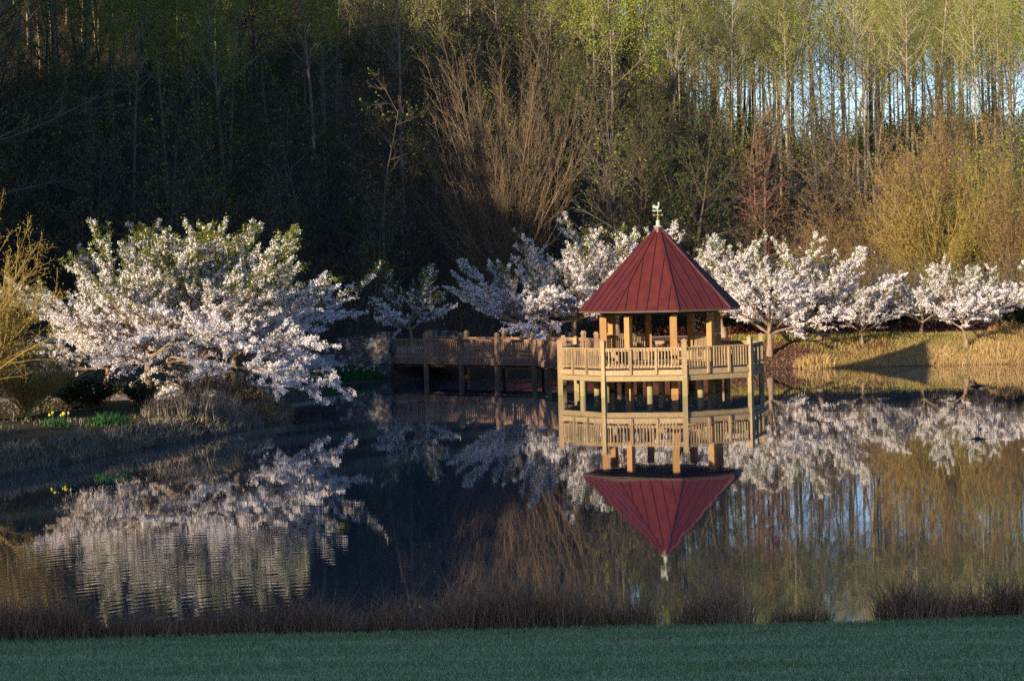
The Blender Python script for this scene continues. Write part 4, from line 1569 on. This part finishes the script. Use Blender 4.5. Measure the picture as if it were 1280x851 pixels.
# ------------------------------------------------------------------ lawn and the tussocks along its edge
rng = np.random.default_rng(61)
g = Geo()
n = 90000
yl = rng.uniform(20.5, 31.6, n)
xl = rng.uniform(-1, 1, n) * (yl * .22 + .3)
k = rng.random(n) < np.clip((26 / yl) ** 1.0, 0, 1)
xl, yl = xl[k], yl[k]
zl = height(xl, yl)
tn = np.clip(.42 + .30 * lump(xl, yl * 2.6, 1.3, 2) + .22 * lump(xl, yl * 2, .35, 4) + rng.normal(size=len(xl)) * .28 - .25 * sst(28, 31.5, yl), 0, 1)
g.blades(rng, np.stack([xl, yl, zl - .01], 1), rng.uniform(.04, .085, len(xl)), .012, .9, 0, tn)
tag(obj("lawn_grass", g.mesh("lawn_grass", [M["lawn_blade"]])), kind="stuff")

where = ["at the lawn's far corner", "just before the blossom's ripples"]
tus = [(10, 1.15, 1.0), (48, .95, .9), (88, .85, .85), (128, .6, .6), (178, .85, .7), (222, .7, .6), (268, .8, .75), (318, .9, .85), (368, 1.0, .95), (412, .8, .7), (458, .5, .45), (488, .85, .75),
       (560, .9, .85), (605, 1.05, 1.1), (652, 1.15, 1.2), (698, 1.0, 1.1), (745, .8, .75), (795, .75, .8), (868, .7, .7), (905, 1.0, 1.15), (985, .7, .45), (1018, .65, .55), (1125, .75, .9),
       (1160, 1.05, 1.15), (1200, .75, .85), (1252, .95, 1.1), (1284, .8, 1.0)]
desc = {10: "broad brown grass tussock at the lawn edge's shaded end", 48: "brown tussock second along from the lawn edge's shaded end", 88: "brown tussock fading into low stems before dark water", 128: "low arching tussock just before the ripples' dark side",
        178: "small brown tussock in front of the rippled blossom reflection", 222: "low brown tussock in the gap below the rippled reflection", 268: "brown tussock at the end of the rippled reflection", 318: "bushy brown tussock before the dark water past the ripples",
        368: "tall fine brown tussock before the darkest water", 412: "thin brown tussock fading towards the bare gap", 458: "smallest low tuft in the bare gap before the darkest water", 488: "lone rounded tussock between two bare gaps of the bank", 560: "low tussock beginning the longest tussock run",
        605: "pale topped tussock in the longest tussock run", 652: "tallest tussock amid the longest tussock run", 698: "wide wispy tussock below the roof's mirrored tip", 745: "dark low tussock near the end of the longest run",
        795: "spiky tussock ending the longest run beneath the mirrored roof", 868: "small tussock leaning beside the dark upright one", 905: "dark upright fan shaped tussock below the yellow reflection", 985: "flattened dark tussock before the bright sky reflection",
        1018: "short grey stemmed tussock before the bright sky reflection", 1125: "brown tussock at the start of the big bare stemmed cluster", 1160: "big spreading dark tussock of bare stems before the orange reflection", 1200: "bare stemmed tussock next to the narrow bright gap",
        1252: "dark twiggy tussock past the narrow bright gap", 1284: "dark tussock beyond the twiggy one at the lawn edge's sunlit water end"}
for i, (px, rad, h) in enumerate(tus):
    y = 32.15 + rng.uniform(-.2, .35)
    px_ = px - 10   # roll of the picture
    x = gx(px_, y)
    h *= rng.uniform(.8, 1.15)
    tuft("grass_tussock", x, y, int(470 * rad), rad * .42, h * .84 + .12, .011, .8, M["tuft_brown"], desc[px], "grass tussock", "brown tussocks along the lawn edge", rng, twig=True)
g = Geo()
x_, y_ = gx(1068, 33.0), 33.0
rs = np.random.default_rng(3)
bm = bmesh.new()
bmesh.ops.create_cube(bm, size=1)
bmesh.ops.subdivide_edges(bm, edges=bm.edges[:], cuts=2, use_grid_fill=True)
for v_ in bm.verts:
    v_.co = Vector((v_.co.x * .42, v_.co.y * .3, v_.co.z * .16)) + Vector(rs.normal(size=3) * .012)
me = bpy.data.meshes.new("edge_stone")
bm.to_mesh(me)
bm.free()
me.materials.append(M["stone"])
tag(obj("edge_stone", me, None, (x_, y_, gz(x_, y_) + .04)), "flat dark stone at the lawn edge before the bright water", "stone")

# ------------------------------------------------------------------ bird flying low over the water
bx_, by_, bz_ = gx(1221, 79), 79.0, .85
bm = bmesh.new()
sv = [(-.27, 0, .015, .008), (-.22, 0, .02, .018), (-.185, 0, .025, .034), (-.14, 0, .01, .034), (-.06, 0, -.005, .062), (.04, 0, -.005, .062), (.12, 0, 0, .035), (.17, 0, .0, .022)]
vs = [bm.verts.new(q[:3]) for q in sv]
for a_, b_ in zip(vs, vs[1:]):
    bm.edges.new((a_, b_))
me = bpy.data.meshes.new("bird")
bm.to_mesh(me)
bm.free()
# body as one loft, wings and tail as thick blades fused by a voxel remesh
g = Geo()
prof = [(.002, -.29), (.010, -.27), (.018, -.225), (.036, -.19), (.036, -.15), (.05, -.11), (.064, -.04), (.062, .03), (.04, .10), (.024, .16), (.004, .19)]
k_ = 12
an = np.arange(k_) * 2 * PI / k_
V = np.concatenate([np.stack([np.full(k_, z_), r_ * np.cos(an), r_ * np.sin(an) * (.95) + (.012 if z_ < -.14 else 0)], 1) for r_, z_ in prof])
F = [[i * k_ + j, i * k_ + (j + 1) % k_, (i + 1) * k_ + (j + 1) % k_, (i + 1) * k_ + j] for i in range(len(prof) - 1) for j in range(k_)]
g.add(V, F)
g.add(V[:k_], [[0, j + 1, j + 2] for j in range(k_ - 2)][::-1])
g.add(V[-k_:], [[0, j + 1, j + 2] for j in range(k_ - 2)])


def wing(g, stations, th=.016):
    """stations: (leading edge point, trailing edge point), root to tip"""
    V, F = [], []
    for le, te in stations:
        le, te = np.array(le, float), np.array(te, float)
        for f_, h_ in ((0, 0), (.3, 1), (1, .25), (.3, -1)):
            V.append(le + (te - le) * f_ + np.array([0, 0, th * h_ * .5]) + np.array([0, th * .6 * h_, 0]))
    for i in range(len(stations) - 1):
        for j in range(4):
            F.append([i * 4 + j, i * 4 + (j + 1) % 4, (i + 1) * 4 + (j + 1) % 4, (i + 1) * 4 + j])
    F.append([0, 3, 2, 1])
    n_ = (len(stations) - 1) * 4
    F.append([n_, n_ + 1, n_ + 2, n_ + 3])
    g.add(V, F)


for s_ in (-1, 1):
    sh = .02 if s_ > 0 else 0
    wing(g, [((-.10 + sh, s_ * .03, .02), (.08 + sh, s_ * .03, .02)), ((-.12 + sh, s_ * .15, .03), (.06 + sh, s_ * .15, .0)), ((-.10 + sh * 3, s_ * .30, -.06), (.05 + sh * 2, s_ * .27, -.10)), ((-.05 + sh * 4, s_ * .37, -.17), (.03 + sh * 2, s_ * .33, -.19))])
wing(g, [((.13, 0, .0), (.15, .0, -.03)), ((.19, -.02, .01), (.17, .02, -.03)), ((.30, -.05, .025), (.26, .05, -.055))], .02)
me = g.mesh("bird", M["bird"], True)
o = obj("bird", me, None, (bx_, by_, bz_))
rm = o.modifiers.new("fuse", 'REMESH')
rm.mode = 'VOXEL'
rm.voxel_size = .009
rm.use_smooth_shade = True
o.rotation_euler = (R(38), R(-4), R(10))
o.scale = (1.12, 1.12, 1.12)
tag(o, "black bird flying low over the water with lowered wings", "bird")
